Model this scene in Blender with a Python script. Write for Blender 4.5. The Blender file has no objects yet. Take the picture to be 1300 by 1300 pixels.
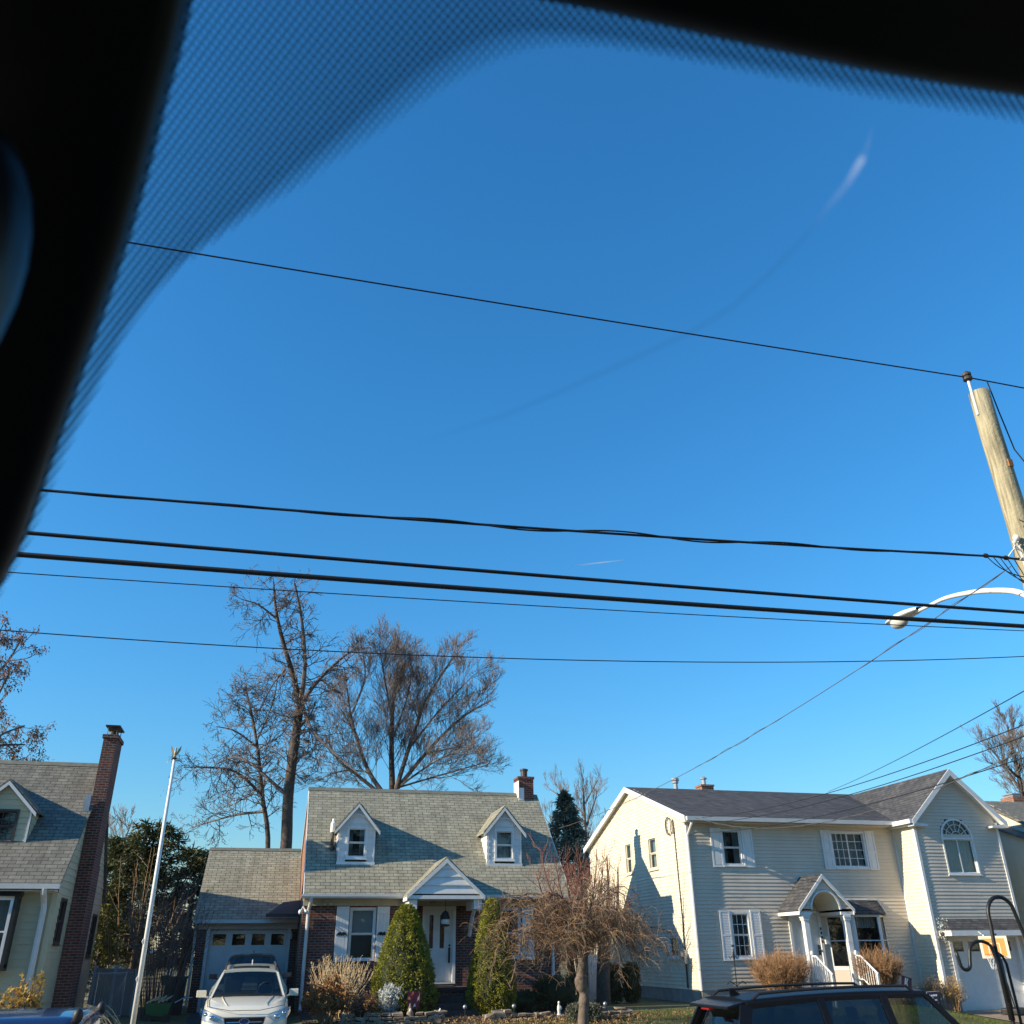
import bpy, math, random
from math import sin, cos, pi, radians, sqrt, atan2
from mathutils import Vector as V, Matrix, noise as mnoise
S = bpy.context.scene
COL = S.collection
# ------------------------------------------------------------------ camera, world, sun, exposure
EYE = V((0, 0, 2.4))
def make_camera():
    cd = bpy.data.cameras.new('camera'); c = bpy.data.objects.new('camera', cd); COL.objects.link(c)
    p, y, r = radians(26.5), radians(14.5), radians(-0.65)
    F = V((sin(y)*cos(p), cos(y)*cos(p), sin(p))); R0 = V((cos(y), -sin(y), 0)); U0 = R0.cross(F)
    R = R0*cos(r)+U0*sin(r); U = -R0*sin(r)+U0*cos(r)
    m = Matrix((R, U, -F)).transposed().to_4x4(); m.translation = EYE
    c.matrix_world = m
    cd.sensor_width = 36; cd.lens = 36*1120/1300; cd.clip_start = .02; cd.clip_end = 20000
    cd.dof.use_dof = True; cd.dof.focus_distance = 30; cd.dof.aperture_fstop = 7.2
    S.camera = c
make_camera()
SUN_AZ, SUN_EL = 6.2, 24.1
sd = V((cos(radians(SUN_EL))*cos(radians(SUN_AZ)), cos(radians(SUN_EL))*sin(radians(SUN_AZ)), -sin(radians(SUN_EL))))
W = bpy.data.worlds.new('World'); S.world = W; W.use_nodes = True
nt = W.node_tree; bg = nt.nodes['Background']; sky = nt.nodes.new('ShaderNodeTexSky'); sky.sky_type = 'NISHITA'
sky.sun_disc = False; sky.sun_elevation = radians(SUN_EL); sky.sun_rotation = radians(270-SUN_AZ)
sky.altitude = 6000; sky.air_density = 3.5; sky.dust_density = 0; sky.ozone_density = 10
hs = nt.nodes.new('ShaderNodeHueSaturation'); hs.inputs['Saturation'].default_value = 1.12; hs.inputs['Hue'].default_value = 0.497
nt.links.new(sky.outputs[0], hs.inputs['Color']); nt.links.new(hs.outputs[0], bg.inputs[0]); bg.inputs[1].default_value = 0.133
ld = bpy.data.lights.new('sun', 'SUN'); ld.energy = 5.0; ld.angle = radians(.53); ld.color = (1, .86, .64)
lo = bpy.data.objects.new('sun', ld); COL.objects.link(lo); lo.rotation_euler = sd.to_track_quat('-Z', 'Y').to_euler()
lo.location = (-30, -10, 40)
S.view_settings.view_transform = 'Standard'; S.view_settings.look = 'None'; S.view_settings.gamma = 1
S.view_settings.exposure = 0.65
# ------------------------------------------------------------------ helpers
class MB:
    """collects faces, then links them as one mesh object"""
    def __init__(s): s.v = []; s.f = []
    def poly(s, pts):
        n = len(s.v); s.v += [tuple(p) for p in pts]; s.f.append(tuple(range(n, n+len(pts))))
    def box(s, x0, x1, y0, y1, z0, z1):
        n = len(s.v)
        s.v += [(x, y, z) for z in (z0, z1) for y in (y0, y1) for x in (x0, x1)]
        s.f += [tuple(n+i for i in q) for q in ((0, 2, 3, 1), (4, 5, 7, 6), (0, 1, 5, 4), (2, 6, 7, 3), (0, 4, 6, 2), (1, 3, 7, 5))]
    def obox(s, c, ax, ay, az):
        c, ax, ay, az = V(c), V(ax), V(ay), V(az); n = len(s.v)
        s.v += [tuple(c+ax*i+ay*j+az*k) for k in (-1, 1) for j in (-1, 1) for i in (-1, 1)]
        s.f += [tuple(n+i for i in q) for q in ((0, 2, 3, 1), (4, 5, 7, 6), (0, 1, 5, 4), (2, 6, 7, 3), (0, 4, 6, 2), (1, 3, 7, 5))]
    def prism(s, pts, d):
        pts = [V(p) for p in pts]; d = V(d); n = len(s.v); k = len(pts)
        s.v += [tuple(p) for p in pts]+[tuple(p+d) for p in pts]
        s.f.append(tuple(range(n, n+k))[::-1]); s.f.append(tuple(range(n+k, n+2*k)))
        for i in range(k):
            j = (i+1) % k; s.f.append((n+i, n+j, n+k+j, n+k+i))
    def tube(s, pts, r, n=6, cap=True, flat=None):
        pts = [V(p) for p in pts]
        if not isinstance(r, (list, tuple)): r = [r]*len(pts)
        b = len(s.v); L = len(pts); up = None
        for i, p in enumerate(pts):
            t = (pts[min(i+1, L-1)]-pts[max(i-1, 0)])
            if t.length < 1e-9: t = V((0, 0, 1))
            t.normalize()
            if up is None:
                up = V((0, 0, 1)) if abs(t.z) < .9 else V((1, 0, 0))
            a = t.cross(up)
            if a.length < 1e-6: a = t.orthogonal()
            a.normalize(); c = a.cross(t); up = c
            for k in range(n):
                th = 2*pi*k/n
                s.v.append(tuple(p+(a*cos(th)+c*sin(th)*(flat or 1))*r[i]))
        for i in range(L-1):
            for k in range(n):
                q = (k+1) % n
                s.f.append((b+i*n+k, b+i*n+q, b+(i+1)*n+q, b+(i+1)*n+k))
        if cap:
            s.f.append(tuple(b+k for k in range(n))[::-1]); s.f.append(tuple(b+(L-1)*n+k for k in range(n)))
    def lathe(s, prof, o=(0, 0, 0), n=16, ax='z'):
        b = len(s.v); L = len(prof)
        for r, h in prof:
            for k in range(n):
                a = 2*pi*k/n
                p = (r*cos(a), r*sin(a), h) if ax == 'z' else ((h, r*cos(a), r*sin(a)) if ax == 'x' else (r*sin(a), h, r*cos(a)))
                s.v.append((p[0]+o[0], p[1]+o[1], p[2]+o[2]))
        for i in range(L-1):
            for k in range(n):
                q = (k+1) % n; s.f.append((b+i*n+k, b+i*n+q, b+(i+1)*n+q, b+(i+1)*n+k))
        s.f.append(tuple(b+k for k in range(n))[::-1]); s.f.append(tuple(b+(L-1)*n+k for k in range(n)))
    def grid(s, rows):
        b = len(s.v); m = len(rows[0])
        for r in rows: s.v += [tuple(p) for p in r]
        for i in range(len(rows)-1):
            for k in range(m-1):
                s.f.append((b+i*m+k, b+i*m+k+1, b+(i+1)*m+k+1, b+(i+1)*m+k))
    def ell(s, c, rx, ry, rz, n=14, m=8):
        prof = [(sin(pi*i/m), -cos(pi*i/m)) for i in range(m+1)]; b = len(s.v)
        s.lathe([(max(r, .001), h) for r, h in prof], n=n)
        for i in range(b, len(s.v)):
            p = s.v[i]; s.v[i] = (c[0]+p[0]*rx, c[1]+p[1]*ry, c[2]+p[2]*rz)
    def leaf(s, p, size, rng, up=None, asp=.55):
        d = V((rng.gauss(0, 1), rng.gauss(0, 1), rng.gauss(0, 1)))
        if up is not None: d = d*.8+up
        d.normalize(); a = d.orthogonal().normalized(); a.rotate(Matrix.Rotation(rng.random()*6.28, 3, d)); p = V(p)
        n = len(s.v); w = a*size*asp*.5; l = d*size
        s.v += [tuple(p-w), tuple(p+l*.5-w*.2+d.cross(a)*size*.15), tuple(p+l), tuple(p+w)]
        s.f.append((n, n+1, n+2, n+3))
    def build(s, name, mat, parent=None, smooth=False, loc=None, bevel=0, subsurf=0, fix=False):
        me = bpy.data.meshes.new(name); me.from_pydata(s.v, [], s.f); me.update()
        if fix:
            import bmesh
            bm = bmesh.new(); bm.from_mesh(me); bmesh.ops.remove_doubles(bm, verts=bm.verts, dist=1e-5)
            bmesh.ops.recalc_face_normals(bm, faces=bm.faces); bm.to_mesh(me); bm.free(); me.update()
        uvl = me.uv_layers.new(name='UVMap'); co = [v.co for v in me.vertices]; dat = [0.0]*(2*len(me.loops))
        if len(me.polygons) < 30000:
            for p in me.polygons:
                nn = p.normal
                if abs(nn.z) > .995: tu, tv = V((1, 0, 0)), V((0, 1, 0))
                else:
                    tu = V((0, 0, 1)).cross(nn).normalized(); tv = nn.cross(tu)
                for li in p.loop_indices:
                    c = co[me.loops[li].vertex_index]; dat[2*li] = c.dot(tu); dat[2*li+1] = c.dot(tv)
            uvl.data.foreach_set('uv', dat)
        if smooth: me.polygons.foreach_set('use_smooth', [True]*len(me.polygons))
        me.materials.append(mat)
        o = bpy.data.objects.new(name, me); COL.objects.link(o)
        if parent is not None: o.parent = parent
        if loc: o.location = loc
        if bevel:
            b = o.modifiers.new('bevel', 'BEVEL'); b.width = bevel; b.segments = 2; b.limit_method = 'ANGLE'
        if subsurf:
            b = o.modifiers.new('sub', 'SUBSURF'); b.levels = subsurf; b.render_levels = subsurf
        return o
def thing(name, label, cat, loc=(0, 0, 0), rz=0, group=None):
    o = bpy.data.objects.new(name, None); COL.objects.link(o); o.location = loc; o.rotation_euler = (0, 0, rz)
    return tag(o, label, cat, group)
def tag(o, label, cat, group=None):
    o['label'] = label; o['category'] = cat
    if group: o['group'] = group
    return o
def kind(o, k): o['kind'] = k; return o
# ------------------------------------------------------------------ materials
def nodes(name):
    m = bpy.data.materials.new(name); m.use_nodes = True; t = m.node_tree
    return m, t, t.nodes['Principled BSDF']
def mat(name, c, rough=.7, var=.12, scale=6, bump=0, bscale=60, metal=0, spec=.5, coat=0, coord='Object', streak=None):
    m, t, b = nodes(name); N = t.nodes; Lk = t.links
    b.inputs['Roughness'].default_value = rough; b.inputs['Metallic'].default_value = metal
    b.inputs['Specular IOR Level'].default_value = spec; b.inputs['Coat Weight'].default_value = coat
    b.inputs['Coat Roughness'].default_value = .04
    b.inputs['Base Color'].default_value = (*c, 1)
    tc = N.new('ShaderNodeTexCoord')
    if var:
        n = N.new('ShaderNodeTexNoise'); n.inputs['Scale'].default_value = scale; n.inputs['Detail'].default_value = 5
        src = tc.outputs[coord]
        if streak:
            mp = N.new('ShaderNodeMapping'); mp.inputs['Scale'].default_value = streak; Lk.new(src, mp.inputs[0]); src = mp.outputs[0]
        Lk.new(src, n.inputs['Vector'])
        r = N.new('ShaderNodeValToRGB'); e = r.color_ramp.elements
        e[0].position = .3; e[1].position = .7
        e[0].color = (*[x*(1-var) for x in c], 1); e[1].color = (*[min(1, x*(1+var)) for x in c], 1)
        Lk.new(n.outputs['Fac'], r.inputs[0]); Lk.new(r.outputs[0], b.inputs['Base Color'])
    if bump:
        n2 = N.new('ShaderNodeTexNoise'); n2.inputs['Scale'].default_value = bscale; Lk.new(tc.outputs[coord], n2.inputs['Vector'])
        bp = N.new('ShaderNodeBump'); bp.inputs['Strength'].default_value = bump; bp.inputs['Distance'].default_value = .01
        Lk.new(n2.outputs['Fac'], bp.inputs['Height']); Lk.new(bp.outputs[0], b.inputs['Normal'])
    return m
def brickmat(name, c1, c2, mort, w, h, ms=.008, rough=.85, off=.5, bump=.6, var=.25, dist=.02, blot=1.6):
    m, t, b = nodes(name); N = t.nodes; Lk = t.links
    tc = N.new('ShaderNodeTexCoord'); br = N.new('ShaderNodeTexBrick')
    br.inputs['Scale'].default_value = 1; br.inputs['Brick Width'].default_value = w; br.inputs['Row Height'].default_value = h
    br.inputs['Mortar Size'].default_value = ms; br.inputs['Mortar Smooth'].default_value = .1; br.offset = off
    br.inputs['Color1'].default_value = (*c1, 1); br.inputs['Color2'].default_value = (*c2, 1); br.inputs['Mortar'].default_value = (*mort, 1)
    Lk.new(tc.outputs['UV'], br.inputs['Vector'])
    n = N.new('ShaderNodeTexNoise'); n.inputs['Scale'].default_value = blot; n.inputs['Detail'].default_value = 8; n.inputs['Roughness'].default_value = .7
    Lk.new(tc.outputs['UV'], n.inputs['Vector'])
    mr = N.new('ShaderNodeMapRange'); mr.inputs['From Min'].default_value = .25; mr.inputs['From Max'].default_value = .75
    mr.inputs['To Min'].default_value = 1-var; mr.inputs['To Max'].default_value = 1+var; Lk.new(n.outputs['Fac'], mr.inputs[0])
    mx = N.new('ShaderNodeMix'); mx.data_type = 'RGBA'; mx.blend_type = 'MULTIPLY'; mx.inputs['Factor'].default_value = 1
    mp = N.new('ShaderNodeMapping'); mp.inputs['Scale'].default_value = (3.5, .35, 1); Lk.new(tc.outputs['UV'], mp.inputs[0])
    n3 = N.new('ShaderNodeTexNoise'); n3.inputs['Scale'].default_value = 1.3; n3.inputs['Detail'].default_value = 6; Lk.new(mp.outputs[0], n3.inputs['Vector'])
    m3 = N.new('ShaderNodeMapRange'); m3.inputs['From Min'].default_value = .3; m3.inputs['From Max'].default_value = .7; m3.inputs['To Min'].default_value = 1-var*.7; m3.inputs['To Max'].default_value = 1+var*.4; Lk.new(n3.outputs['Fac'], m3.inputs[0])
    mm = N.new('ShaderNodeMath'); mm.operation = 'MULTIPLY'; Lk.new(mr.outputs[0], mm.inputs[0]); Lk.new(m3.outputs[0], mm.inputs[1])
    Lk.new(br.outputs['Color'], mx.inputs['A']); Lk.new(mm.outputs[0], mx.inputs['B']); Lk.new(mx.outputs['Result'], b.inputs['Base Color'])
    bp = N.new('ShaderNodeBump'); bp.invert = True; bp.inputs['Strength'].default_value = bump; bp.inputs['Distance'].default_value = dist
    n2 = N.new('ShaderNodeTexNoise'); n2.inputs['Scale'].default_value = 90; Lk.new(tc.outputs['UV'], n2.inputs['Vector'])
    ad = N.new('ShaderNodeMath'); ad.operation = 'MULTIPLY_ADD'; ad.inputs[1].default_value = .5; Lk.new(n2.outputs['Fac'], ad.inputs[0]); Lk.new(br.outputs['Fac'], ad.inputs[2])
    Lk.new(ad.outputs[0], bp.inputs['Height']); Lk.new(bp.outputs[0], b.inputs['Normal'])
    b.inputs['Roughness'].default_value = rough; b.inputs['Specular IOR Level'].default_value = .25
    return m
def glassmat(name, tint=(.8, .85, .85), trans=.7, spec=.5):
    m, t, b = nodes(name); N = t.nodes; Lk = t.links; N.remove(b); out = N['Material Output']
    tr = N.new('ShaderNodeBsdfTransparent'); tr.inputs[0].default_value = (*tint, 1)
    gl = N.new('ShaderNodeBsdfGlossy'); gl.inputs['Roughness'].default_value = .02
    lw = N.new('ShaderNodeLayerWeight'); lw.inputs[0].default_value = .5; pw = N.new('ShaderNodeMath'); pw.operation = 'POWER'; pw.inputs[1].default_value = 4.5; Lk.new(lw.outputs['Facing'], pw.inputs[0]); fr = N.new('ShaderNodeMath'); fr.operation = 'MULTIPLY_ADD'; fr.inputs[1].default_value = .9; fr.inputs[2].default_value = .06; Lk.new(pw.outputs[0], fr.inputs[0])
    ad = N.new('ShaderNodeMath'); ad.operation = 'ADD'; ad.inputs[1].default_value = spec; ad.use_clamp = True; Lk.new(fr.outputs[0], ad.inputs[0])
    mx = N.new('ShaderNodeMixShader'); Lk.new(ad.outputs[0], mx.inputs[0]); Lk.new(tr.outputs[0], mx.inputs[1]); Lk.new(gl.outputs[0], mx.inputs[2])
    Lk.new(mx.outputs[0], out.inputs[0]); return m
def leafmat(name, c, var=.35, scale=3, rough=.6, trans=.25):
    m, t, b = nodes(name); N = t.nodes; Lk = t.links; out = N['Material Output']
    tc = N.new('ShaderNodeTexCoord'); n = N.new('ShaderNodeTexNoise'); n.inputs['Scale'].default_value = scale; n.inputs['Detail'].default_value = 6
    Lk.new(tc.outputs['Object'], n.inputs['Vector']); r = N.new('ShaderNodeValToRGB'); e = r.color_ramp.elements; e[0].position = .3; e[1].position = .7
    e[0].color = (*[x*(1-var) for x in c], 1); e[1].color = (*[x*(1+var) for x in c], 1); Lk.new(n.outputs['Fac'], r.inputs[0])
    Lk.new(r.outputs[0], b.inputs['Base Color']); b.inputs['Roughness'].default_value = rough; b.inputs['Specular IOR Level'].default_value = .25
    tl = N.new('ShaderNodeBsdfTranslucent'); Lk.new(r.outputs[0], tl.inputs[0])
    mx = N.new('ShaderNodeMixShader'); mx.inputs[0].default_value = trans; Lk.new(b.outputs[0], mx.inputs[1]); Lk.new(tl.outputs[0], mx.inputs[2]); Lk.new(mx.outputs[0], out.inputs[0])
    return m
M = {}
M['white'] = mat('white_paint', (.72, .72, .70), .55, .06, 5)
M['whitemetal'] = mat('white_metal', (.74, .74, .72), .4, .05, 8)
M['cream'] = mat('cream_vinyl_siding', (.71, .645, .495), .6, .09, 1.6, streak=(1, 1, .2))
M['greige'] = mat('shade_toned_vinyl_siding', (.60, .53, .435), .6, .09, 1.6, streak=(1, 1, .2))  # vinyl house: same siding as cream, in a shaded tone for its front walls
M['sage'] = mat('pale_green_siding', (.50, .46, .31), .65, .07, 1.5)
M['dsiding'] = mat('white_shingle_siding', (.70, .70, .68), .65, .08, 3)
M['frieze'] = mat('beige_frieze_board', (.42, .39, .29), .65, .08, 4)
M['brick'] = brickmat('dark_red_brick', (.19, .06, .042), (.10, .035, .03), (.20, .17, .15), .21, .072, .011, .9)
M['brick_orange'] = brickmat('orange_brick', (.36, .13, .06), (.24, .08, .045), (.30, .25, .2), .21, .072, .011, .9)  # also the sunlit copy of the dark red brick, on the cape's gable
M['roof2'] = brickmat('weathered_green_grey_shingles', (.38, .36, .27), (.29, .275, .21), (.125, .12, .095), .30, .142, .009, .92, .5, 1.0, .26, .035, 2.2)  # joint colour darkened to draw the shadow lines of the shingle rows
M['roof1'] = brickmat('weathered_grey_shingles', (.25, .24, .20), (.18, .175, .15), (.085, .08, .07), .30, .142, .009, .92, .5, 1.0, .26, .035, 2.2)
M['roof3'] = brickmat('charcoal_shingles', (.115, .112, .115), (.07, .072, .08), (.03, .03, .03), .30, .142, .010, .92, .5, 1.0, .35, .03, 3)
M['roofgarage'] = M['roof2']
M['ridge'] = mat('ridge_shingle', (.16, .16, .13), .9, .2, 6)
M['dark'] = mat('unlit_room_black', (.012, .012, .013), .8, 0)  # near-black panels stand in for the unlit rooms behind the panes
M['curtain'] = mat('curtain', (.42, .42, .40), .8, .1, 4)
M['glass'] = glassmat('window_glass', (.62, .68, .70), spec=.02)
M['cglass'] = glassmat('car_glass', (.45, .55, .52), spec=.03)
M['tint'] = glassmat('tinted_car_glass', (.16, .19, .21), spec=.03)
M['black'] = mat('black_metal', (.012, .012, .012), .45, 0)
M['blackplastic'] = mat('black_plastic', (.015, .015, .016), .55, 0)
M['trim'] = mat('dark_brown_trim', (.055, .04, .035), .6, .1, 8)
M['gutter'] = mat('gutter_paint', (.60, .60, .58), .5, .05, 5)
M['concrete'] = mat('concrete', (.30, .29, .27), .9, .2, 3, .3, 40)
M['wood'] = mat('weathered_pole_wood', (.34, .295, .19), .9, .45, 4, 1.0, 22, streak=(7, 7, .5))
M['shadestep'] = mat('shade_darkened_step', (.07, .05, .045), .9, .3, 6)  # shade lying on the steps is put into their colour
M['bark'] = mat('bark', (.085, .062, .048), .95, .35, 8, .6, 30)
M['barkl'] = mat('grey_bark', (.15, .115, .09), .95, .35, 6, .6, 30)
M['twig'] = mat('bare_twigs', (.135, .11, .10), .9, .25, 2)
M['twigred'] = mat('reddish_twigs', (.17, .07, .05), .85, .25, 2)
M['twigtan'] = mat('tan_twigs', (.27, .165, .085), .85, .4, 5)
M['barberry'] = mat('brown_bare_stems', (.27, .15, .07), .85, .4, 4)
M['cable'] = mat('black_cable', (.012, .012, .013), .6, 0)
M['galv'] = mat('grey_galvanised_metal', (.42, .44, .46), .45, .12, 5, metal=.6)
M['asphalt'] = mat('asphalt', (.05, .05, .05), .9, .25, 2, .5, 80)
M['lawn'] = mat('lawn_soil', (.10, .095, .035), .95, .4, 1.5, .5, 40)
M['grass'] = leafmat('grass_blades', (.13, .16, .03), .35, 1.2, .6, .3)
M['deadleaf'] = leafmat('dead_leaves', (.30, .19, .09), .4, 6, .7, .2)
M['pavers'] = brickmat('tan_pavers', (.40, .31, .22), (.33, .25, .18), (.2, .16, .12), .22, .11, .006, .9)
M['stone'] = mat('fieldstone', (.27, .21, .15), .9, .4, 5, .6, 25)
M['chrome'] = mat('chrome', (.75, .76, .78), .12, 0, metal=1)
M['tyre'] = mat('tyre_rubber', (.02, .02, .02), .85, 0)
M['carseat'] = mat('dark_car_interior', (.022, .022, .024), .8, 0)
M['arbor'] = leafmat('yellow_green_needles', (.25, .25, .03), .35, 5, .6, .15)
M['arborshade'] = leafmat('inner_shade_needles', (.03, .04, .014), .3, 5, .6, .15)  # inner hulls only: shade between the leaves put into the colour
M['yew'] = leafmat('dark_evergreen_needles', (.075, .08, .026), .5, .9, .6, .15)
M['spruce'] = leafmat('blue_green_needles', (.15, .16, .12), .35, 1.5, .6, .15)
M['boxwood'] = leafmat('boxwood_leaves', (.045, .06, .02), .4, 3, .5, .15)
M['brownleaf'] = leafmat('brown_hanging_leaves', (.25, .12, .06), .45, 2, .7, .3)
M['hydr'] = leafmat('rust_dried_leaves', (.36, .17, .06), .45, 4, .7, .25)
M['golden'] = leafmat('golden_leaves', (.50, .33, .08), .45, 6, .6, .3)
M['silver'] = leafmat('silver_leaves', (.48, .52, .50), .25, 5, .7, .1)
M['straw'] = mat('straw_stems', (.46, .35, .20), .85, .3, 5)
M['vinylfence'] = mat('grey_vinyl_fence', (.36, .37, .39), .6, .08, 3)
M['orange'] = mat('orange_board', (.70, .27, .05), .6, .1, 4)
def mixglass(): pass
# ------------------------------------------------------------------ ground
def smooth(a, b, x):
    t = max(0, min(1, (x-a)/(b-a))); return t*t*(3-2*t)
def lerpt(tab, x):
    for (a, b), (c, d) in zip(tab, tab[1:]):
        if x <= c: return b+(d-b)*max(0, (x-a))/(c-a)
    return tab[-1][1]
PROF = [(-400, 1.1), (2.5, 1.1), (9, .2), (10.9, .14), (11.02, -.3), (18.98, -.3), (19.1, .14), (20.5, .15), (25, .75), (28.5, .9), (400, .9)]
PROFR = [(-400, 1.1), (2.5, 1.1), (9, .2), (10.9, .14), (11.02, -.3), (18.98, -.3), (19.1, .14), (20.5, .15), (27.9, .55), (30, .9), (400, .9)]
PROFD = [(-400, 1.1), (2.5, 1.1), (9, .2), (10.9, .14), (11.02, -.3), (18.98, -.3), (19.1, .14), (20.5, .15), (28, .70), (32.3, .84), (34, .9), (400, .9)]
def gz(x, y):
    d = smooth(-3.4, -2.1, x)*(1-smooth(.7, 1.3, x)) if y > 19 else 0
    if d: return lerpt(PROFD, y)*d+lerpt(PROF, y)*(1-d)
    k = smooth(19.0, 21.2, x)
    return lerpt(PROF, y)*(1-k)+lerpt(PROFR, y)*k
g = MB(); xs = [-900, -300, -120]+[-60+i*1.5 for i in range(81)]+[120, 300, 900]
ys = [-400, -100, -30, -8, 0, 2.5, 4, 5.5, 7, 9, 10, 10.9, 11.02, 15, 18.98, 19.1, 20.5]+[21+.5*i for i in range(20)]+[31, 33, 36, 40, 50, 70, 110, 200, 500, 1500]
g.grid([[(x, y, gz(x, y)-.02) for x in xs] for y in ys])
kind(g.build('ground', M['lawn']), 'structure')
def strip(name, x0, x1, y0, y1, m, dz=.004, n=14):
    b = MB(); b.grid([[(x, y0+(y1-y0)*j/n, gz(x, y0+(y1-y0)*j/n)+dz-.004) for x in (x0+(x1-x0)*i/6 for i in range(7))] for j in range(n+1)])
    return kind(b.build(name, m), 'structure')
b = MB(); b.box(-120, 120, 11.12, 18.88, -.2, 0); kind(b.build('road', M['asphalt']), 'structure')
for y0, y1 in ((10.97, 11.12), (18.88, 19.03)):
    b = MB(); b.box(-120, 120, y0, y1, -.2, .145); kind(b.build('kerb', M['concrete'], bevel=.02), 'structure')
for y0, y1 in ((9.2, 10.6), (19.4, 20.6)):
    b = MB(); n = 8; b.grid([[(x, y0+(y1-y0)*j/n, gz(x, y0+(y1-y0)*j/n)+.006) for x in (-120, 120)] for j in range(n+1)]); kind(b.build('sidewalk', M['concrete']), 'structure')
strip('driveway', -1.9, .75, 20.62, 32.3, M['asphalt'], .012, 20)
strip('driveway', 21.6, 25.6, 20.62, 27.85, M['pavers'], .012, 20)
strip('driveway', -2.6, 2.4, -6, 9.15, M['asphalt'], .012, 20)
# ------------------------------------------------------------------ house helpers
def fp(f, p0, u, z, d):
    return (u, p0-d, z) if f == 'F' else ((p0-d, u, z) if f == 'L' else (p0+d, u, z))
def fbox(mb, f, p0, u0, u1, z0, z1, d0, d1):
    if f == 'F': mb.box(u0, u1, p0-d1, p0-d0, z0, z1)
    elif f == 'L': mb.box(p0-d1, p0-d0, u0, u1, z0, z1)
    else: mb.box(p0+d0, p0+d1, u0, u1, z0, z1)
def cut(ivs, a, b):
    out = []
    for s, e in ivs:
        if b <= s or a >= e: out.append((s, e)); continue
        if a > s: out.append((s, a))
        if b < e: out.append((b, e))
    return out
srng = random.Random(77)
def siding(mb, f, p0, ext, z0, z1, holes=(), course=.112, lap0=.017):
    n = max(1, round((z1-z0)/course)); c = (z1-z0)/n
    for h in holes:
        for q, r in ((h[3], h[3]+c), (h[2]-c, h[2])):
            if q > z0 and r < z1 and h[1]-h[0] > .1 and h[3]-h[2] > .3: mb.poly([fp(f, p0, h[0], q, .003), fp(f, p0, h[1], q, .003), fp(f, p0, h[1], r, .003), fp(f, p0, h[0], r, .003)])
    for i in range(n):
        a, b = z0+i*c, z0+(i+1)*c; s0, e0 = ext(a); s1, e1 = ext(b)
        if e0-s0 < .02: continue
        ivs = [(s0, e0)]
        for h in holes:
            if h[2] < b-.02 and h[3] > a+.02: ivs = cut(ivs, h[0], h[1])
        iv2 = []
        for s, e in ivs:
            c_ = s+srng.uniform(.6, 3.6)
            while c_ < e-.4: iv2.append((s, c_)); s = c_; c_ += srng.uniform(2.4, 3.7)
            iv2.append((s, e))
        for s, e in iv2:
            lap = lap0*srng.uniform(.82, 1.18)
            t0 = s1 if abs(s-s0) < 1e-6 else s; t1 = e1 if abs(e-e0) < 1e-6 else e
            if t1 < t0: t0 = t1 = (t0+t1)/2
            mb.poly([fp(f, p0, s, a, lap), fp(f, p0, e, a, lap), fp(f, p0, e, a+c*.12, lap), fp(f, p0, s, a+c*.12, lap)])
            mb.poly([fp(f, p0, s, a+c*.12, lap), fp(f, p0, e, a+c*.12, lap), fp(f, p0, t1, b, .001), fp(f, p0, t0, b, .001)])
            mb.poly([fp(f, p0, s, a, 0), fp(f, p0, e, a, 0), fp(f, p0, e, a, lap), fp(f, p0, s, a, lap)])
def wallpanel(mb, f, p0, u0, u1, z0, z1, holes=(), reveal=.1):
    us = sorted({u0, u1}|{h[0] for h in holes}|{h[1] for h in holes}); zs = sorted({z0, z1}|{h[2] for h in holes}|{h[3] for h in holes})
    for a, b in zip(us, us[1:]):
        for c, d in zip(zs, zs[1:]):
            m = ((a+b)/2, (c+d)/2)
            if any(h[0] < m[0] < h[1] and h[2] < m[1] < h[3] for h in holes): continue
            mb.poly([fp(f, p0, a, c, 0), fp(f, p0, b, c, 0), fp(f, p0, b, d, 0), fp(f, p0, a, d, 0)])
    for h in holes:
        for (a, c), (b, d) in (((h[0], h[2]), (h[0], h[3])), ((h[1], h[2]), (h[1], h[3])), ((h[0], h[3]), (h[1], h[3])), ((h[0], h[2]), (h[1], h[2]))):
            mb.poly([fp(f, p0, a, c, 0), fp(f, p0, b, d, 0), fp(f, p0, b, d, -reveal), fp(f, p0, a, c, -reveal)])
crng = random.Random(5)
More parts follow.
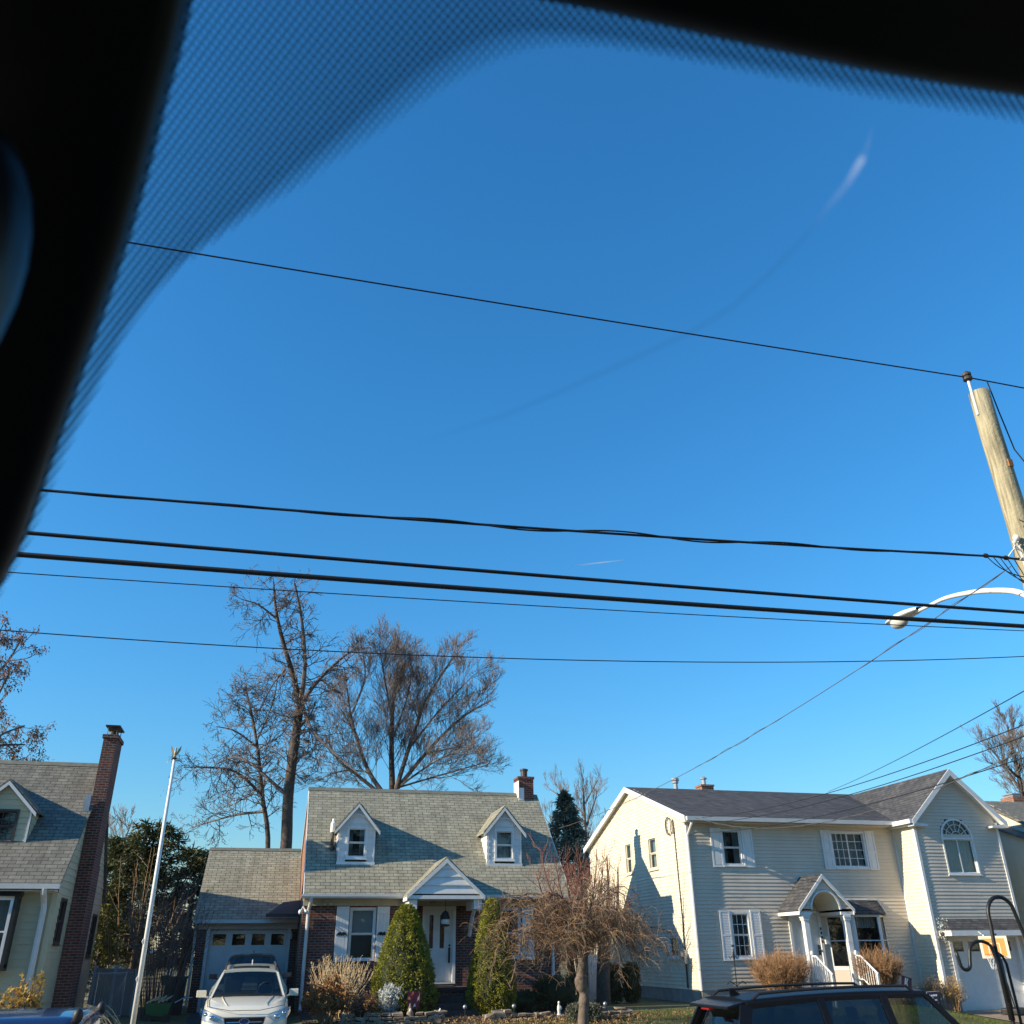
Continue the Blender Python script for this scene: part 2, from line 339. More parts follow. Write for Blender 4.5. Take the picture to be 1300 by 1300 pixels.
def window(root, f, p0, u0, u1, z0, z1, fm='white', style='dh', fw=.06, mun=(0, 0), curt=1, proud=.035, sill=True, lower_mun=None):
    """a window as a part; its panes, curtain and dark room behind are sub-parts"""
    b = MB(); ins = fw
    for a in ((u0, u1, z0, z0+fw), (u0, u1, z1-fw, z1), (u0, u0+fw, z0+fw, z1-fw), (u1-fw, u1, z0+fw, z1-fw)): fbox(b, f, p0, *a, -.09, proud)
    if sill: fbox(b, f, p0, u0-.03, u1+.03, z0-.035, z0-.002, -.02, proud+.03)
    a0, a1, c0, c1 = u0+fw, u1-fw, z0+fw, z1-fw; zm = (c0+c1)/2; sw = .03
    panes = [(a0, a1, zm, c1, -.03), (a0, a1, c0, zm, -.055)] if style == 'dh' else ([(a0, (a0+a1)/2, c0, c1, -.03), ((a0+a1)/2, a1, c0, c1, -.05)] if style == 'sl' else [(a0, a1, c0, c1, -.03)])
    for k, (s, e, q, r, d) in enumerate(panes):
        for a in ((s, e, q, q+sw), (s, e, r-sw, r), (s, s+sw, q+sw, r-sw), (e-sw, e, q+sw, r-sw)): fbox(b, f, p0, *a, d-.012, d+.012)
        mu = mun if (k == 0 or lower_mun is None) else lower_mun
        for i in range(1, mu[0]): x = s+(e-s)*i/mu[0]; fbox(b, f, p0, x-.009, x+.009, q+sw, r-sw, d-.008, d+.0075)
        for i in range(1, mu[1]): z = q+(r-q)*i/mu[1]; fbox(b, f, p0, s+sw, e-sw, z-.009, z+.009, d-.0085, d+.007)
    w = b.build('window', M[fm], root)
    for s, e, q, r, d in panes:
        g = MB(); g.poly([fp(f, p0, s+sw*.6, q+sw*.6, d), fp(f, p0, e-sw*.6, q+sw*.6, d), fp(f, p0, e-sw*.6, r-sw*.6, d), fp(f, p0, s+sw*.6, r-sw*.6, d)])
        g.build('pane', M['glass'], w)
    k = MB(); D = -.5
    k.poly([fp(f, p0, u0, z0, D), fp(f, p0, u1, z0, D), fp(f, p0, u1, z1, D), fp(f, p0, u0, z1, D)])
    for (s, q), (e, r) in (((u0+.01, z0+.01), (u0+.01, z1-.01)), ((u1-.01, z0+.01), (u1-.01, z1-.01)), ((u0+.01, z1-.01), (u1-.01, z1-.01)), ((u0+.01, z0+.01), (u1-.01, z0+.01))):
        k.poly([fp(f, p0, s, q, -.1), fp(f, p0, e, r, -.1), fp(f, p0, e, r, D), fp(f, p0, s, q, D)])
    k.build('unlit_room', M['dark'], w)
    if curt:
        c = MB()
        if curt == 1:
            for s, e in ((u0+.05, u0+(u1-u0)*.34), (u1-(u1-u0)*.34, u1-.05)):
                n = 22; c.grid([[fp(f, p0, s+(e-s)*i/n, z, -.17-.025*sin(i*1.9)) for i in range(n+1)] for z in (z0+.05, z1-.04)])
        elif curt == 2:
            c.poly([fp(f, p0, u0+.05, z0+(z1-z0)*.5, -.14), fp(f, p0, u1-.05, z0+(z1-z0)*.5, -.14), fp(f, p0, u1-.05, z1-.05, -.14), fp(f, p0, u0+.05, z1-.05, -.14)])
        else:
            n = 30; c.grid([[fp(f, p0, u0+.05+(u1-u0-.1)*i/n, z, -.17-.02*sin(i*1.7)) for i in range(n+1)] for z in (z0+.05, z1-.04)])
        c.build('curtain', M['curtain'], w)
    return w
def shutter(root, f, p0, u0, u1, z0, z1, style='louver', m='white', bird=False):
    b = MB(); fbox(b, f, p0, u0, u1, z0, z1, .0205, .04)
    if style == 'louver':
        fw = .05; zm = (z0+z1)/2
        for a in ((u0, u0+fw, z0, z1), (u1-fw, u1, z0, z1), (u0+fw, u1-fw, z0, z0+fw), (u0+fw, u1-fw, z1-fw, z1), (u0+fw, u1-fw, zm-.03, zm+.03)): fbox(b, f, p0, *a, .04, .055)
        for q, r in ((z0+fw, zm-.03), (zm+.03, z1-fw)):
            n = int((r-q)/.045)
            for i in range(n):
                z = q+(r-q)*(i+.5)/n
                b.poly([fp(f, p0, u0+fw, z-.02, .052), fp(f, p0, u1-fw, z-.02, .052), fp(f, p0, u1-fw, z+.02, .042), fp(f, p0, u0+fw, z+.02, .042)])
    elif style == 'raised':
        fw = .06; zm = z0+(z1-z0)*.45
        for a in ((u0, u0+fw, z0, z1), (u1-fw, u1, z0, z1), (u0+fw, u1-fw, z0, z0+fw), (u0+fw, u1-fw, z1-fw, z1), (u0+fw, u1-fw, zm-.035, zm+.035)): fbox(b, f, p0, *a, .04, .055)
        for q, r in ((z0+fw+.03, zm-.065), (zm+.065, z1-fw-.03)): fbox(b, f, p0, u0+fw+.03, u1-fw-.03, q, r, .04, .05)
    else:
        n = 4
        for i in range(n): fbox(b, f, p0, u0+(u1-u0)*i/n+.005, u0+(u1-u0)*(i+1)/n-.005, z0, z1, .04, .052)
        for z in (z0+.16, z1-.16): fbox(b, f, p0, u0+.01, u1-.01, z-.035, z+.035, .052, .07)
    s = b.build('shutter', M[m], root)
    if bird:
        k = MB(); cx = (u0+u1)/2; cz = z0+(z1-z0)*.5
        for q in (-1, 1):
            pts = [(0, .03), (.05, .06), (.12, .03), (.17, -.05), (.10, -.02), (.06, -.05), (.03, -.03), (0, -.06)]
            k.prism([fp(f, p0, cx+q*x, cz+z, .053) for x, z in pts], V(fp(f, 0, 0, 0, .012)))
        k.build('ornament', M['black'], s)
    return s
def slab(mb, pts, th=.1): mb.prism(pts, (0, 0, -th))
def text_mesh(name, s, size, m, parent, loc, rot, ext=.006, align='CENTER'):
    cu = bpy.data.curves.new('t', 'FONT'); cu.body = s; cu.size = size; cu.extrude = ext; cu.align_x = align; cu.align_y = 'CENTER'
    t = bpy.data.objects.new('t', cu); COL.objects.link(t); dg = bpy.context.evaluated_depsgraph_get(); dg.update()
    me = bpy.data.meshes.new_from_object(t.evaluated_get(dg)); bpy.data.objects.remove(t); me.name = name
    me.materials.clear(); me.materials.append(m)
    o = bpy.data.objects.new(name, me); COL.objects.link(o); o.parent = parent; o.location = loc; o.rotation_euler = rot; return o
def downspout(root, pts, m='gutter', r=.045):
    b = MB(); b.tube(pts, r, 8)
    return b.build('downspout', M[m], root)
def gable_dormer(root, cx, y, zb, hw, ze, za, roofy, wz0, wz1, ww, rm, sm, fm, mun=(0, 0), curt=1, over=.15, course=.2, lower=None):
    d = MB(); sl = (za-ze)/hw
    siding(d, 'F', y, lambda z: (cx-hw, cx+hw) if z <= ze else (cx-hw+(z-ze)/sl, cx+hw-(z-ze)/sl), zb, za-.03, [(cx-ww, cx+ww, wz0, wz1)], course, .02)
    for s in (-1, 1):
        f = 'L' if s < 0 else 'R'; n = int((ze-zb)/course)
        for i in range(n+1):
            a, b_ = zb+i*course, min(ze, zb+(i+1)*course)
            if b_-a < .02: continue
            d.poly([fp(f, cx+s*hw, y, a, .02), fp(f, cx+s*hw, roofy(a)+.05, a, .02), fp(f, cx+s*hw, roofy(b_)+.05, b_, .001), fp(f, cx+s*hw, y, b_, .001)])
            d.poly([fp(f, cx+s*hw, y, a, .02), fp(f, cx+s*hw, roofy(a)+.05, a, .02), fp(f, cx+s*hw, roofy(a)+.05, a, 0), fp(f, cx+s*hw, y, a, 0)])
    dm = d.build('dormer', M[sm], root)
    r = MB(); zo = ze-over*sl
    for s in (-1, 1):
        slab(r, [(cx+s*(hw+over), y-over, zo+.05), (cx, y-over, za+.05), (cx, roofy(za)+.1, za+.05), (cx+s*(hw+over), roofy(zo)+.1, zo+.05)], .05)
    r.build('dormer_roof', M[rm], dm)
    t = MB()
    for s in (-1, 1):
        t.prism([(cx+s*(hw+over-.01), y-over-.012, zo-.02), (cx, y-over-.012, za-.02), (cx, y-over-.012, za-.13), (cx+s*(hw+over-.01), y-over-.012, zo-.12)], (0, .03, 0))
        fbox(t, 'F', y, cx+s*hw-.05*(s > 0)-.001, cx+s*hw+.05*(s < 0)+.001, zb, ze-.02, .0205, .033)
    t.box(cx-hw-.02, cx+hw+.02, y-.06, y-.034, zb-.03, zb+.05)
    t.build('dormer_trim', M[fm], dm)
    window(dm, 'F', y-.01, cx-ww, cx+ww, wz0, wz1, fm if lower is None else lower, 'dh', .06, mun, curt)
    return dm
# ------------------------------------------------------------------ brick cape house (middle)
def house_brick():
    h = thing('brick_house', 'brick cape house with two white dormers and a small gabled portico', 'house', (1.05, 29.6, .9))
    Wd, D = 8.0, 6.9; z_e, z_r, y_r = 3.12, 6.77, 3.45; sl = (z_r-z_e)/(y_r+.3); roofy = lambda z: (z-z_e)/sl-.3
    wins = [(1.40, 2.20, 1.30, 2.76), (5.95, 6.75, 1.30, 2.76)]; door = (3.62, 4.66, .70, 2.79)
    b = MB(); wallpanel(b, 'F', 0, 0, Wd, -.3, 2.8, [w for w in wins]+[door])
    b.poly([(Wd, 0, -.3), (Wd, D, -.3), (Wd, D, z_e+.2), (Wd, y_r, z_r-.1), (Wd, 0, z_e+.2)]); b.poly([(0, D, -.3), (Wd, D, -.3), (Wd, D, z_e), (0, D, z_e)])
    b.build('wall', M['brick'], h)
    b = MB(); b.poly([(0, 0, -.3), (0, D, -.3), (0, D, z_e+.2), (0, y_r, z_r-.1), (0, 0, z_e+.2)]); w = b.build('wall', M['brick_orange'], h); w['label'] = 'brick gable with sunlight put into its orange colour'
    b = MB(); fbox(b, 'F', 0, 0, Wd, 2.8, z_e+.05, 0, .05); b.box(.0, Wd+.28, -.34, -.05, z_e-.14, z_e-.11); b.build('frieze', M['frieze'], h)
    b = MB(); slab(b, [(-.02, -.36, z_e-.03), (Wd+.32, -.36, z_e-.03), (Wd+.32, y_r, z_r), (-.02, y_r, z_r)], .09)
    slab(b, [(-.02, y_r+.002, z_r), (Wd+.32, y_r+.002, z_r), (Wd+.32, D+.36, z_e-.03), (-.02, D+.36, z_e-.03)], .09)
    roof = b.build('roof', M['roof2'], h)
    b = MB(); b.prism([(-.05, y_r-.13, z_r-.10), (-.05, y_r, z_r+.035), (-.05, y_r+.13, z_r-.1)], (7.65, 0, 0)); b.build('ridge_cap', M['ridge'], roof)
    for x in (-.042, Wd+.321):
        b = MB()
        for q in ((-.37, z_e-.03, y_r, z_r),): b.prism([(x, q[0], q[1]-.01), (x, q[2], q[3]-.01), (x, q[2], q[3]-.17), (x, q[0], q[1]-.17)], (.021, 0, 0)); b.prism([(x, D+.37, q[1]-.01), (x, q[2], q[3]-.01), (x, q[2], q[3]-.17), (x, D+.37, q[1]-.17)], (.021, 0, 0))
        b.build('rake_board', M['white'], h)
    for x0, x1 in ((-.08, 2.92), (5.28, Wd+.36)):
        b = MB(); b.prism([(x0, -.48, z_e-.02), (x0, -.37, z_e-.02), (x0, -.37, z_e-.13), (x0, -.45, z_e-.13), (x0, -.48, z_e-.08)], (x1-x0, 0, 0)); b.build('gutter', M['gutter'], h)
    downspout(h, [(.20, -.42, z_e-.1), (.20, -.40, z_e-.2), (.17, -.12, z_e-.42), (.16, -.07, z_e-.6), (.16, -.07, .2), (.15, -.2, .05)], r=.05)
    downspout(h, [(7.72, -.42, z_e-.1), (7.72, -.40, z_e-.2), (7.74, -.12, z_e-.42), (7.74, -.07, z_e-.6), (7.74, -.07, .1)], r=.05)
    b = MB(); b.box(.62, .80, -.1, -.051, 2.83, 2.98); b.ell((.62, -.14, 2.84), .05, .07, .05); b.ell((.80, -.14, 2.84), .05, .07, .05); b.build('flood_light', M['frieze'], h)
    b = MB()
    for q in (-.10, .06): b.ell((.02+q, -.30+q*.3, 2.62), .06, .09, .07); b.tube([(.02+q, -.2, 2.62), (.0, -.06, 2.78)], .015, 5)
    b.build('flood_light', M['white'], h)
    for u0, u1, z0, z1 in wins:
        window(h, 'F', .05, u0, u1, z0, z1, 'white', 'dh', .06, (0, 0), 2 if u0 < 3 else 1, .02)
        shutter(h, 'F', 0, u0-.40, u0-.02, z0-.02, z1+.02, 'board', 'white', True); shutter(h, 'F', 0, u1+.02, u1+.40, z0-.02, z1+.02, 'board', 'white', True)
    # front door
    b = MB(); x0, x1, z0, z1 = door
    for a in ((x0, x0+.09, z0, z1), (x1-.09, x1, z0, z1), (x0+.09, x1-.09, z1-.1, z1)): fbox(b, 'F', .05, *a, -.08, .075)
    fbox(b, 'F', .05, x0, x1, z0-.04, z0, -.08, .1); b.build('door_frame', M['white'], h)
    b = MB(); u0, u1 = x0+.09, x1-.09; w = u1-u0; gl = [(u0+w*.17, u0+w*.31, 1.62, 2.55), (u0+w*.55, u0+w*.71, 1.62, 2.55)]
    wallpanel(b, 'F', .09, u0, u1, z0, z1-.1, gl, .03)
    for s, e in ((u0+w*.14, u0+w*.40), (u0+w*.52, u0+w*.80)):
        for a in ((s, e, .86, .885), (s, e, 1.40, 1.425), (s, s+.025, .885, 1.40), (e-.025, e, .885, 1.40)): fbox(b, 'F', .09, *a, 0, .012)
    d = b.build('door', M['white'], h)
    for s, e, q, r in gl:
        k = MB(); k.box(s, e, .10, .104, q, r); k.build('pane', M['glass'], d); k = MB(); k.box(s-.02, e+.02, .3, .32, q, r); k.build('unlit_room', M['dark'], d)
    b = MB(); hx = u1-.085; b.tube([(hx, .075, 1.28), (hx, .02, 1.32), (hx, .02, 1.52), (hx, .075, 1.56)], .016, 6); b.ell((hx, .06, 1.70), .03, .03, .03); b.box(hx-.028, hx+.028, .07, .089, 1.22, 1.64); b.build('handle', M['black'], d)
    # portico
    cx, hw, zo, za, yf = 4.10, 1.17, 3.05, 4.12, -1.30
    b = MB()
    for s in (-1, 1): slab(b, [(cx+s*hw, yf-.06, zo), (cx, yf-.06, za), (cx, roofy(za)+.1, za), (cx+s*hw, roofy(zo)+.15, zo)], .06)
    p = b.build('portico_roof', M['roof2'], h)
    b = MB(); sl2 = (za-zo)/hw; siding(b, 'F', yf, lambda z: (cx-hw+.06+(z-zo)/sl2, cx+hw-.06-(z-zo)/sl2), zo+.02, za-.12, (), .215, .035); b.build('pediment', M['white'], p)
    b = MB()
    for s in (-1, 1): b.prism([(cx+s*(hw+.01), yf-.075, zo-.02), (cx, yf-.075, za-.065), (cx, yf-.075, za-.19), (cx+s*(hw+.01), yf-.075, zo-.14)], (0, .034, 0)); b.box(cx+s*hw-.02*(s > 0)-.0, cx+s*hw+.02*(s < 0), yf-.04, -.36, zo-.16, zo-.06)
    b.box(cx-hw+.05, cx+hw-.05, yf-.05, -.06, zo-.12, zo-.02); b.build('portico_trim', M['white'], p)
    for s in (-1, 1):
        b = MB(); x = cx+s*.98; b.box(x-.12, x+.12, -1.28, -.06, zo-.40, zo-.125)
        b.tube([(x, -.75, zo-.42), (x, -.5, zo-.55), (x, -.25, zo-.85), (x, -.07, zo-1.1)], .06, 4); b.build('bracket', M['white'], p)
    text_mesh('house_number', '247', .15, M['black'], h, (3.93, -.055, 2.93), (pi/2, 0, 0))
    b = MB(); lx, ly = 4.2, -.7; b.tube([(lx, ly, 2.93), (lx, ly, 2.62)], .008, 5); b.lathe([(.02, 2.64), (.10, 2.58), (.14, 2.44), (.14, 2.40)], (lx, ly, 0), 8); b.lathe([(.14, 2.26), (.14, 2.22), (.05, 2.2)], (lx, ly, 0), 8)
    l = b.build('porch_lantern', M['black'], h); b = MB(); b.lathe([(.115, 2.27), (.125, 2.33), (.115, 2.40)], (lx, ly, 0), 8); b.build('lantern_glass', M['white'], l)
    # stoop and steps
    b = MB(); b.box(3.25, 5.05, -1.25, -.001, -.3, .52); b.build('stoop', M['brick'], h)
    b = MB(); b.box(3.20, 5.10, -1.30, -.002, .522, .60)
    for i in range(3): b.box(3.30, 5.0, -1.62-.34*i, -1.304-.34*i, -.4, .40-.17*i)
    b.build('step', M['shadestep'], h)
    b = MB(); b.box(3.75, 4.55, -.62, -.1, .602, .625); b.build('doormat', M['trim'], h)
    # dormers
    for cx in (1.52, 6.38):
        d = gable_dormer(h, cx, .66, 4.05, .58, 5.2, 5.88, roofy, 4.2, 5.16, .33, 'roof2', 'dsiding', 'white', curt=1 if cx < 3 else 3)
        b = MB(); b.tube([(cx+.34*cos(a), .60, 5.30+.22*sin(a)) for a in (pi*i/10 for i in range(11))], .022, 5); b.build('arch_moulding', M['white'], d)
    # chimney, vent
    b = MB(); b.box(7.56, 8.14, 3.2, 3.8, 5.6, 7.28); b.box(7.53, 8.17, 3.17, 3.83, 7.28, 7.37); c = b.build('chimney', M['brick'], roof)
    b = MB(); b.lathe([(.13, 7.37), (.13, 7.62), (.16, 7.62), (.16, 7.68), (.02, 7.72)], (7.86, 3.5, 0), 12); b.build('flue', M['trim'], c)
    b = MB(); b.box(7.54, 7.558, 3.1, 3.8, 6.6, 7.2); b.box(7.56, 7.76, 3.15, 3.197, 6.5, 6.95); b.build('flashing', M['white'], c)
    b = MB(); yv = 1.15; zv = z_e+sl*(yv+.3); b.lathe([(.10, zv-.12), (.10, zv+.06), (.055, zv+.1), (.05, zv+.55)], (.78, yv, 0), 10); v = b.build('vent_pipe', M['trim'], roof)
    b = MB(); b.lathe([(.09, zv+.5), (.09, zv+.78), (.05, zv+.82), (.045, zv+.92)], (.78, yv, 0), 10); b.build('vent_cap', M['white'], v)
    # attached garage
    gx0, gx1, gy, ge, gr = -3.1, -.02, 2.8, 2.5, 4.95; gd = (-2.72, -.32, -.1, 2.24)
    b = MB(); wallpanel(b, 'F', gy, gx0, gx1, -.3, ge, [gd], .12); b.poly([(gx0, gy, -.3), (gx0, gy+6.2, -.3), (gx0, gy+6.2, ge), (gx0, gy+3.1, gr-.1), (gx0, gy, ge)]); b.build('garage_wall', M['brick'], h)
    b = MB(); slab(b, [(gx0-.15, gy-.3, ge-.0), (gx1, gy-.3, ge-.0), (gx1, gy+3.1, gr), (gx0-.15, gy+3.1, gr)], .09); slab(b, [(gx0-.15, gy+3.102, gr), (gx1, gy+3.102, gr), (gx1, gy+6.5, ge), (gx0-.15, gy+6.5, ge)], .09)
    gro = b.build('garage_roof', M['roofgarage'], h)
    b = MB(); b.prism([(gx0-.15, gy+2.98, gr-.07), (gx0-.15, gy+3.1, gr+.035), (gx0-.15, gy+3.22, gr-.07)], (3.2, 0, 0)); b.build('ridge_cap', M['ridge'], gro)
    b = MB(); b.box(gx0-.16, gx1, gy-.42, gy-.305, ge-.10, ge); fbox(b, 'F', gy, gx0, gx1, ge-.26, ge-.10, 0, .04); b.build('gutter', M['gutter'], h)
    b = MB(); u0, u1, z0, z1 = gd
    pw = (u1-u0)/4; gl = [(u0+pw*i+.1, u0+pw*(i+1)-.1, z1-.46, z1-.14) for i in range(4)]
    wallpanel(b, 'F', gy+.1, u0, u1, z0, z1, gl, .03)
    for j in range(1, 4): fbox(b, 'F', gy+.1, u0, u1, z1-.585*j-.008, z1-.585*j+.008, 0, .006)
    for j in range(1, 4):
        for i in range(4): fbox(b, 'F', gy+.1, u0+pw*i+.08, u0+pw*(i+1)-.08, z1-.585*j-.5, z1-.585*j-.08, 0, .014)
    d = b.build('garage_door', M['white'], h)
    for s, e, q, r in gl:
        k = MB(); k.box(s, e, gy+.11, gy+.114, q, r); k.build('pane', M['glass'], d)
    k = MB(); k.box(u0, u1, gy+.5, gy+.52, z0, z1); k.build('unlit_room', M['dark'], d)
    b = MB()
    for a in ((u0-.1, u0, z0, z1+.08), (u1, u1+.1, z0, z1+.08), (u0, u1, z1, z1+.08)): fbox(b, 'F', gy, *a, -.1, .03)
    b.build('door_frame', M['white'], h)
    b = MB(); b.tube([(-.22, gy-.03, 2.12), (-.22, gy-.14, 2.16)], .02, 6); b.lathe([(.03, 2.14), (.07, 2.08), (.05, 1.94)], (-.22, gy-.15, 0), 8); b.build('wall_lamp', M['gutter'], h)
    downspout(h, [(gx0-.05, gy-.36, ge-.08), (gx0-.05, gy-.1, ge-.3), (gx0-.05, gy-.06, .15), (gx0-.25, gy-.2, .05)], r=.04)
    # little hipped roof over the side door between house and garage
    b = MB(); a, c = (-1.05, 1.55, 2.62), (-.01, 1.55, 2.62)
    b.poly([a, c, (-.01, 2.49, 3.08), (-.55, 2.49, 3.02)]); b.poly([a, (-.55, 2.49, 3.02), (-1.05, 2.49, 2.62)]); b.poly([(-1.05, 1.55, 2.615), (-.01, 1.55, 2.615), (-.01, 2.49, 2.615), (-1.05, 2.49, 2.615)]); b.box(-1.06, -.01, 1.52, 1.549, 2.55, 2.64)
    b.build('side_door_roof', M['trim'], h)
    return h
house_brick()
# ------------------------------------------------------------------ two-storey vinyl-sided house (right)
def house_vinyl():
    h = thing('vinyl_house', 'two-storey cream vinyl house with arched portico and garage wing', 'house', (13.5, 29.1, .9))
    ze, zr, yr, D, X1 = 5.55, 7.33, 5.0, 10.0, 11.4; sl = (zr-ze)/(yr+.3); zl = lambda y: ze+sl*(min(y, 2*yr-y)+.3)
    up1, lo1, up2 = (1.24, 1.98, 4.02, 5.18), (1.24, 1.96, 1.22, 2.62), (5.42, 6.80, 3.98, 5.2); dr = (3.35, 4.55, .5, 2.62)
    bayh = (4.80, 6.92, .95, 2.5)
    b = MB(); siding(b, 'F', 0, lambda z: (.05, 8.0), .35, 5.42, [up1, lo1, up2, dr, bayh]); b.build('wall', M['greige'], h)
    # gable wall facing left
    s1, s2, s3, vt = (2.62, 3.42, 4.12, 5.24), (5.12, 5.80, 4.14, 5.28), (1.36, 2.26, 1.25, 1.92), (4.72, 5.12, 6.42, 6.98)
    def ext(z):
        if z <= zl(0): return (.05, 10.0)
        return ((z-ze)/sl-.3+.0, 2*yr-((z-ze)/sl-.3))
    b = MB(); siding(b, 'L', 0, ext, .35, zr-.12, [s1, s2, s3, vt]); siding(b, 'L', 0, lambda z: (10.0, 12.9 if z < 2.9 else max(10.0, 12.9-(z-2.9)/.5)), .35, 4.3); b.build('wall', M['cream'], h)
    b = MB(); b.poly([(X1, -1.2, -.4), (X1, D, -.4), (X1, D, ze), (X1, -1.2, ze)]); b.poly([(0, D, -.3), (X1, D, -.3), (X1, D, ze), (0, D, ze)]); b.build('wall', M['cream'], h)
    b = MB(); b.box(.02, 7.98, .0, .15, -.3, .345); b.box(.0, .15, .152, 12.9, -.3, .345); b.build('foundation', M['concrete'], h)
    b = MB(); slab(b, [(-.18, -.44, ze-.03), (11.5, -.44, ze-.03), (11.5, yr, zr), (-.18, yr, zr)], .1); slab(b, [(-.18, yr+.002, zr), (11.5, yr+.002, zr), (11.5, D+.36, ze), (-.18, D+.36, ze)], .1)
    b.prism([(-.1, 9.9, 4.45), (-.1, 13.2, 2.80), (-.1, 13.2, 2.70), (-.1, 9.9, 4.35)], (6, 0, 0)); roof = b.build('roof', M['roof3'], h)
    b = MB()
    for y0 in (-.37, D+.37): b.prism([(-.21, y0, ze-.0), (-.21, yr, zr-.0), (-.21, yr, zr-.20), (-.21, y0, ze-.20)], (.028, 0, 0)); b.prism([(-.19, y0, ze-.105), (-.19, yr, zr-.105), (-.19, yr, zr-.13), (-.19, y0, ze-.13)], (.24, 0, 0))
    b.build('rake_board', M['white'], h)
    b = MB(); b.box(-.18, 7.98, -.42, .03, ze-.2, ze-.17); fbox(b, 'F', 0, .03, 7.97, 5.42, ze-.1, 0, .03); b.build('soffit', M['greige'], h)
    b = MB(); b.box(-.2, 8.0, -.57, -.445, ze-.17, ze-.04); b.build('gutter', M['gutter'], h)
    downspout(h, [(.0, -.5, ze-.15), (-.02, -.48, ze-.27), (-.03, -.12, ze-.6), (-.03, -.09, ze-.75), (-.03, -.09, .35)], r=.05)
    for a in ((-.04, .055, -.04, .055, .35, 5.42), (-.04, .05, 9.95, 10.05, .35, 5.3)): b = MB(); b.box(*a); b.build('corner_board', M['white'], h)
    window(h, 'F', 0, *up1, curt=1, fw=.055); window(h, 'F', 0, *lo1, mun=(3, 2), curt=1, fw=.075); window(h, 'F', 0, *up2, style='sl', curt=3, mun=(3, 4), lower_mun=(2, 4))
    for w, d in ((up1, .4), (lo1, .37), (up2, .36)):
        st = 'raised' if w is not lo1 else 'louver'
        shutter(h, 'F', 0, w[0]-d-.01, w[0]-.01, w[2]-.05, w[3]+.03, st); shutter(h, 'F', 0, w[1]+.01, w[1]+d+.01, w[2]-.05, w[3]+.03, st)
    for w in (s1, s2): window(h, 'L', 0, *w, 'cream', curt=3)
    window(h, 'L', 0, *s3, style='sl', curt=0)
    b = MB(); fbox(b, 'L', 0, vt[0], vt[1], vt[2], vt[3], -.02, .025)
    for i in range(7): fbox(b, 'L', 0, vt[0]+.05, vt[1]-.05, vt[2]+.05+i*.07, vt[2]+.08+i*.07, .025, .035)
    b.build('gable_vent', M['cream'], h)
    b = MB(); b.box(-.14, -.02, .75, 1.02, 1.1, 1.5); b.lathe([(.10, -.24), (.11, -.14)], (0, .88, 1.36), 12, 'x'); b.build('meter', M['galv'], h)
    b = MB(); b.tube([(-.04, 1.0, 5.6), (-.035, .95, 5.2), (-.035, .9, 3), (-.035, .88, 1.5)], .018, 6); b.tube([(-.05, .88, 1.1), (-.05, .9, .4)], .03, 6)
    for k in range(4): b.tube([(-.05-.01*k, 1.35+(.19+.012*k)*cos(a), 5.42+(.26+.015*k)*sin(a)) for a in (2*pi*i/24 for i in range(25))], .008, 4)
    for k in range(3): b.tube([(-.05, 1.0+.1*sin(a*3+k), 5.35+.22*cos(a+k)) for a in (2*pi*i/16 for i in range(15))], .006, 4)
    b.build('service_cable', M['trim'], h)
    # roof pieces
    b = MB(); b.lathe([(.09, 7.05), (.09, 7.62), (.13, 7.66), (.13, 7.72), (.16, 7.76), (.16, 7.84), (.03, 7.88)], (2.3, 5.6, 0), 10); b.build('vent_pipe', M['galv'], roof)
    b = MB(); b.box(3.75, 4.3, 6.2, 6.75, 6.4, 7.68); b.box(3.72, 4.33, 6.17, 6.78, 7.68, 7.75); c = b.build('chimney', M['brick_orange'], roof)
    b = MB(); b.lathe([(.09, 7.75), (.09, 8.0), (.15, 8.02), (.15, 8.05), (.05, 8.12)], (4.02, 6.5, 0), 10); b.build('flue', M['galv'], c)
    # portico
    cx, hw, zo, za, yf = 4.0, 1.0, 2.64, 3.68, -1.32
    b = MB()
    for s in (-1, 1): slab(b, [(cx+s*hw, yf-.05, zo), (cx, yf-.05, za), (cx, -.002, za), (cx+s*hw, -.002, zo)], .07)
    p = b.build('portico_roof', M['roof3'], h); p['label'] = 'shingled gable roof over the front door'
    aw, az, at = .5, 2.62, .53; slp = (za-zo)/hw
    b = MB(); n = 12; c0 = .115; z = zo
    def gx(z): return hw-.03-(z-zo)/slp
    while z < za-.1:
        z2 = min(z+c0, za-.02); lp = .02
        hole = aw*sqrt(max(0, 1-((z-az)/at)**2)) if z < az+at else 0
        hole2 = aw*sqrt(max(0, 1-((z2-az)/at)**2)) if z2 < az+at else 0
        for s in (-1, 1):
            b.poly([(cx+s*hole, yf-lp, z), (cx+s*gx(z), yf-lp, z), (cx+s*max(gx(z2), .0), yf, z2), (cx+s*hole2, yf, z2)])
            b.poly([(cx+s*hole, yf-lp, z), (cx+s*gx(z), yf-lp, z), (cx+s*gx(z), yf, z), (cx+s*hole, yf, z)])
        z = z2
    b.build('pediment', M['greige'], p)
    b = MB(); A = [(cx+aw*cos(pi*i/20), az+at*sin(pi*i/20)) for i in range(21)]
    b.grid([[(x, y, z) for x, z in A] for y in (yf-.03, -.02)]); b.build('arch_ceiling', M['cream'], p)
    b = MB(); b.grid([[(cx+(aw+d)*cos(pi*i/20), y, az+(at+d)*sin(pi*i/20)) for i in range(21)] for d, y in ((0, yf-.04), (.05, yf-.04), (.05, yf-.0))])
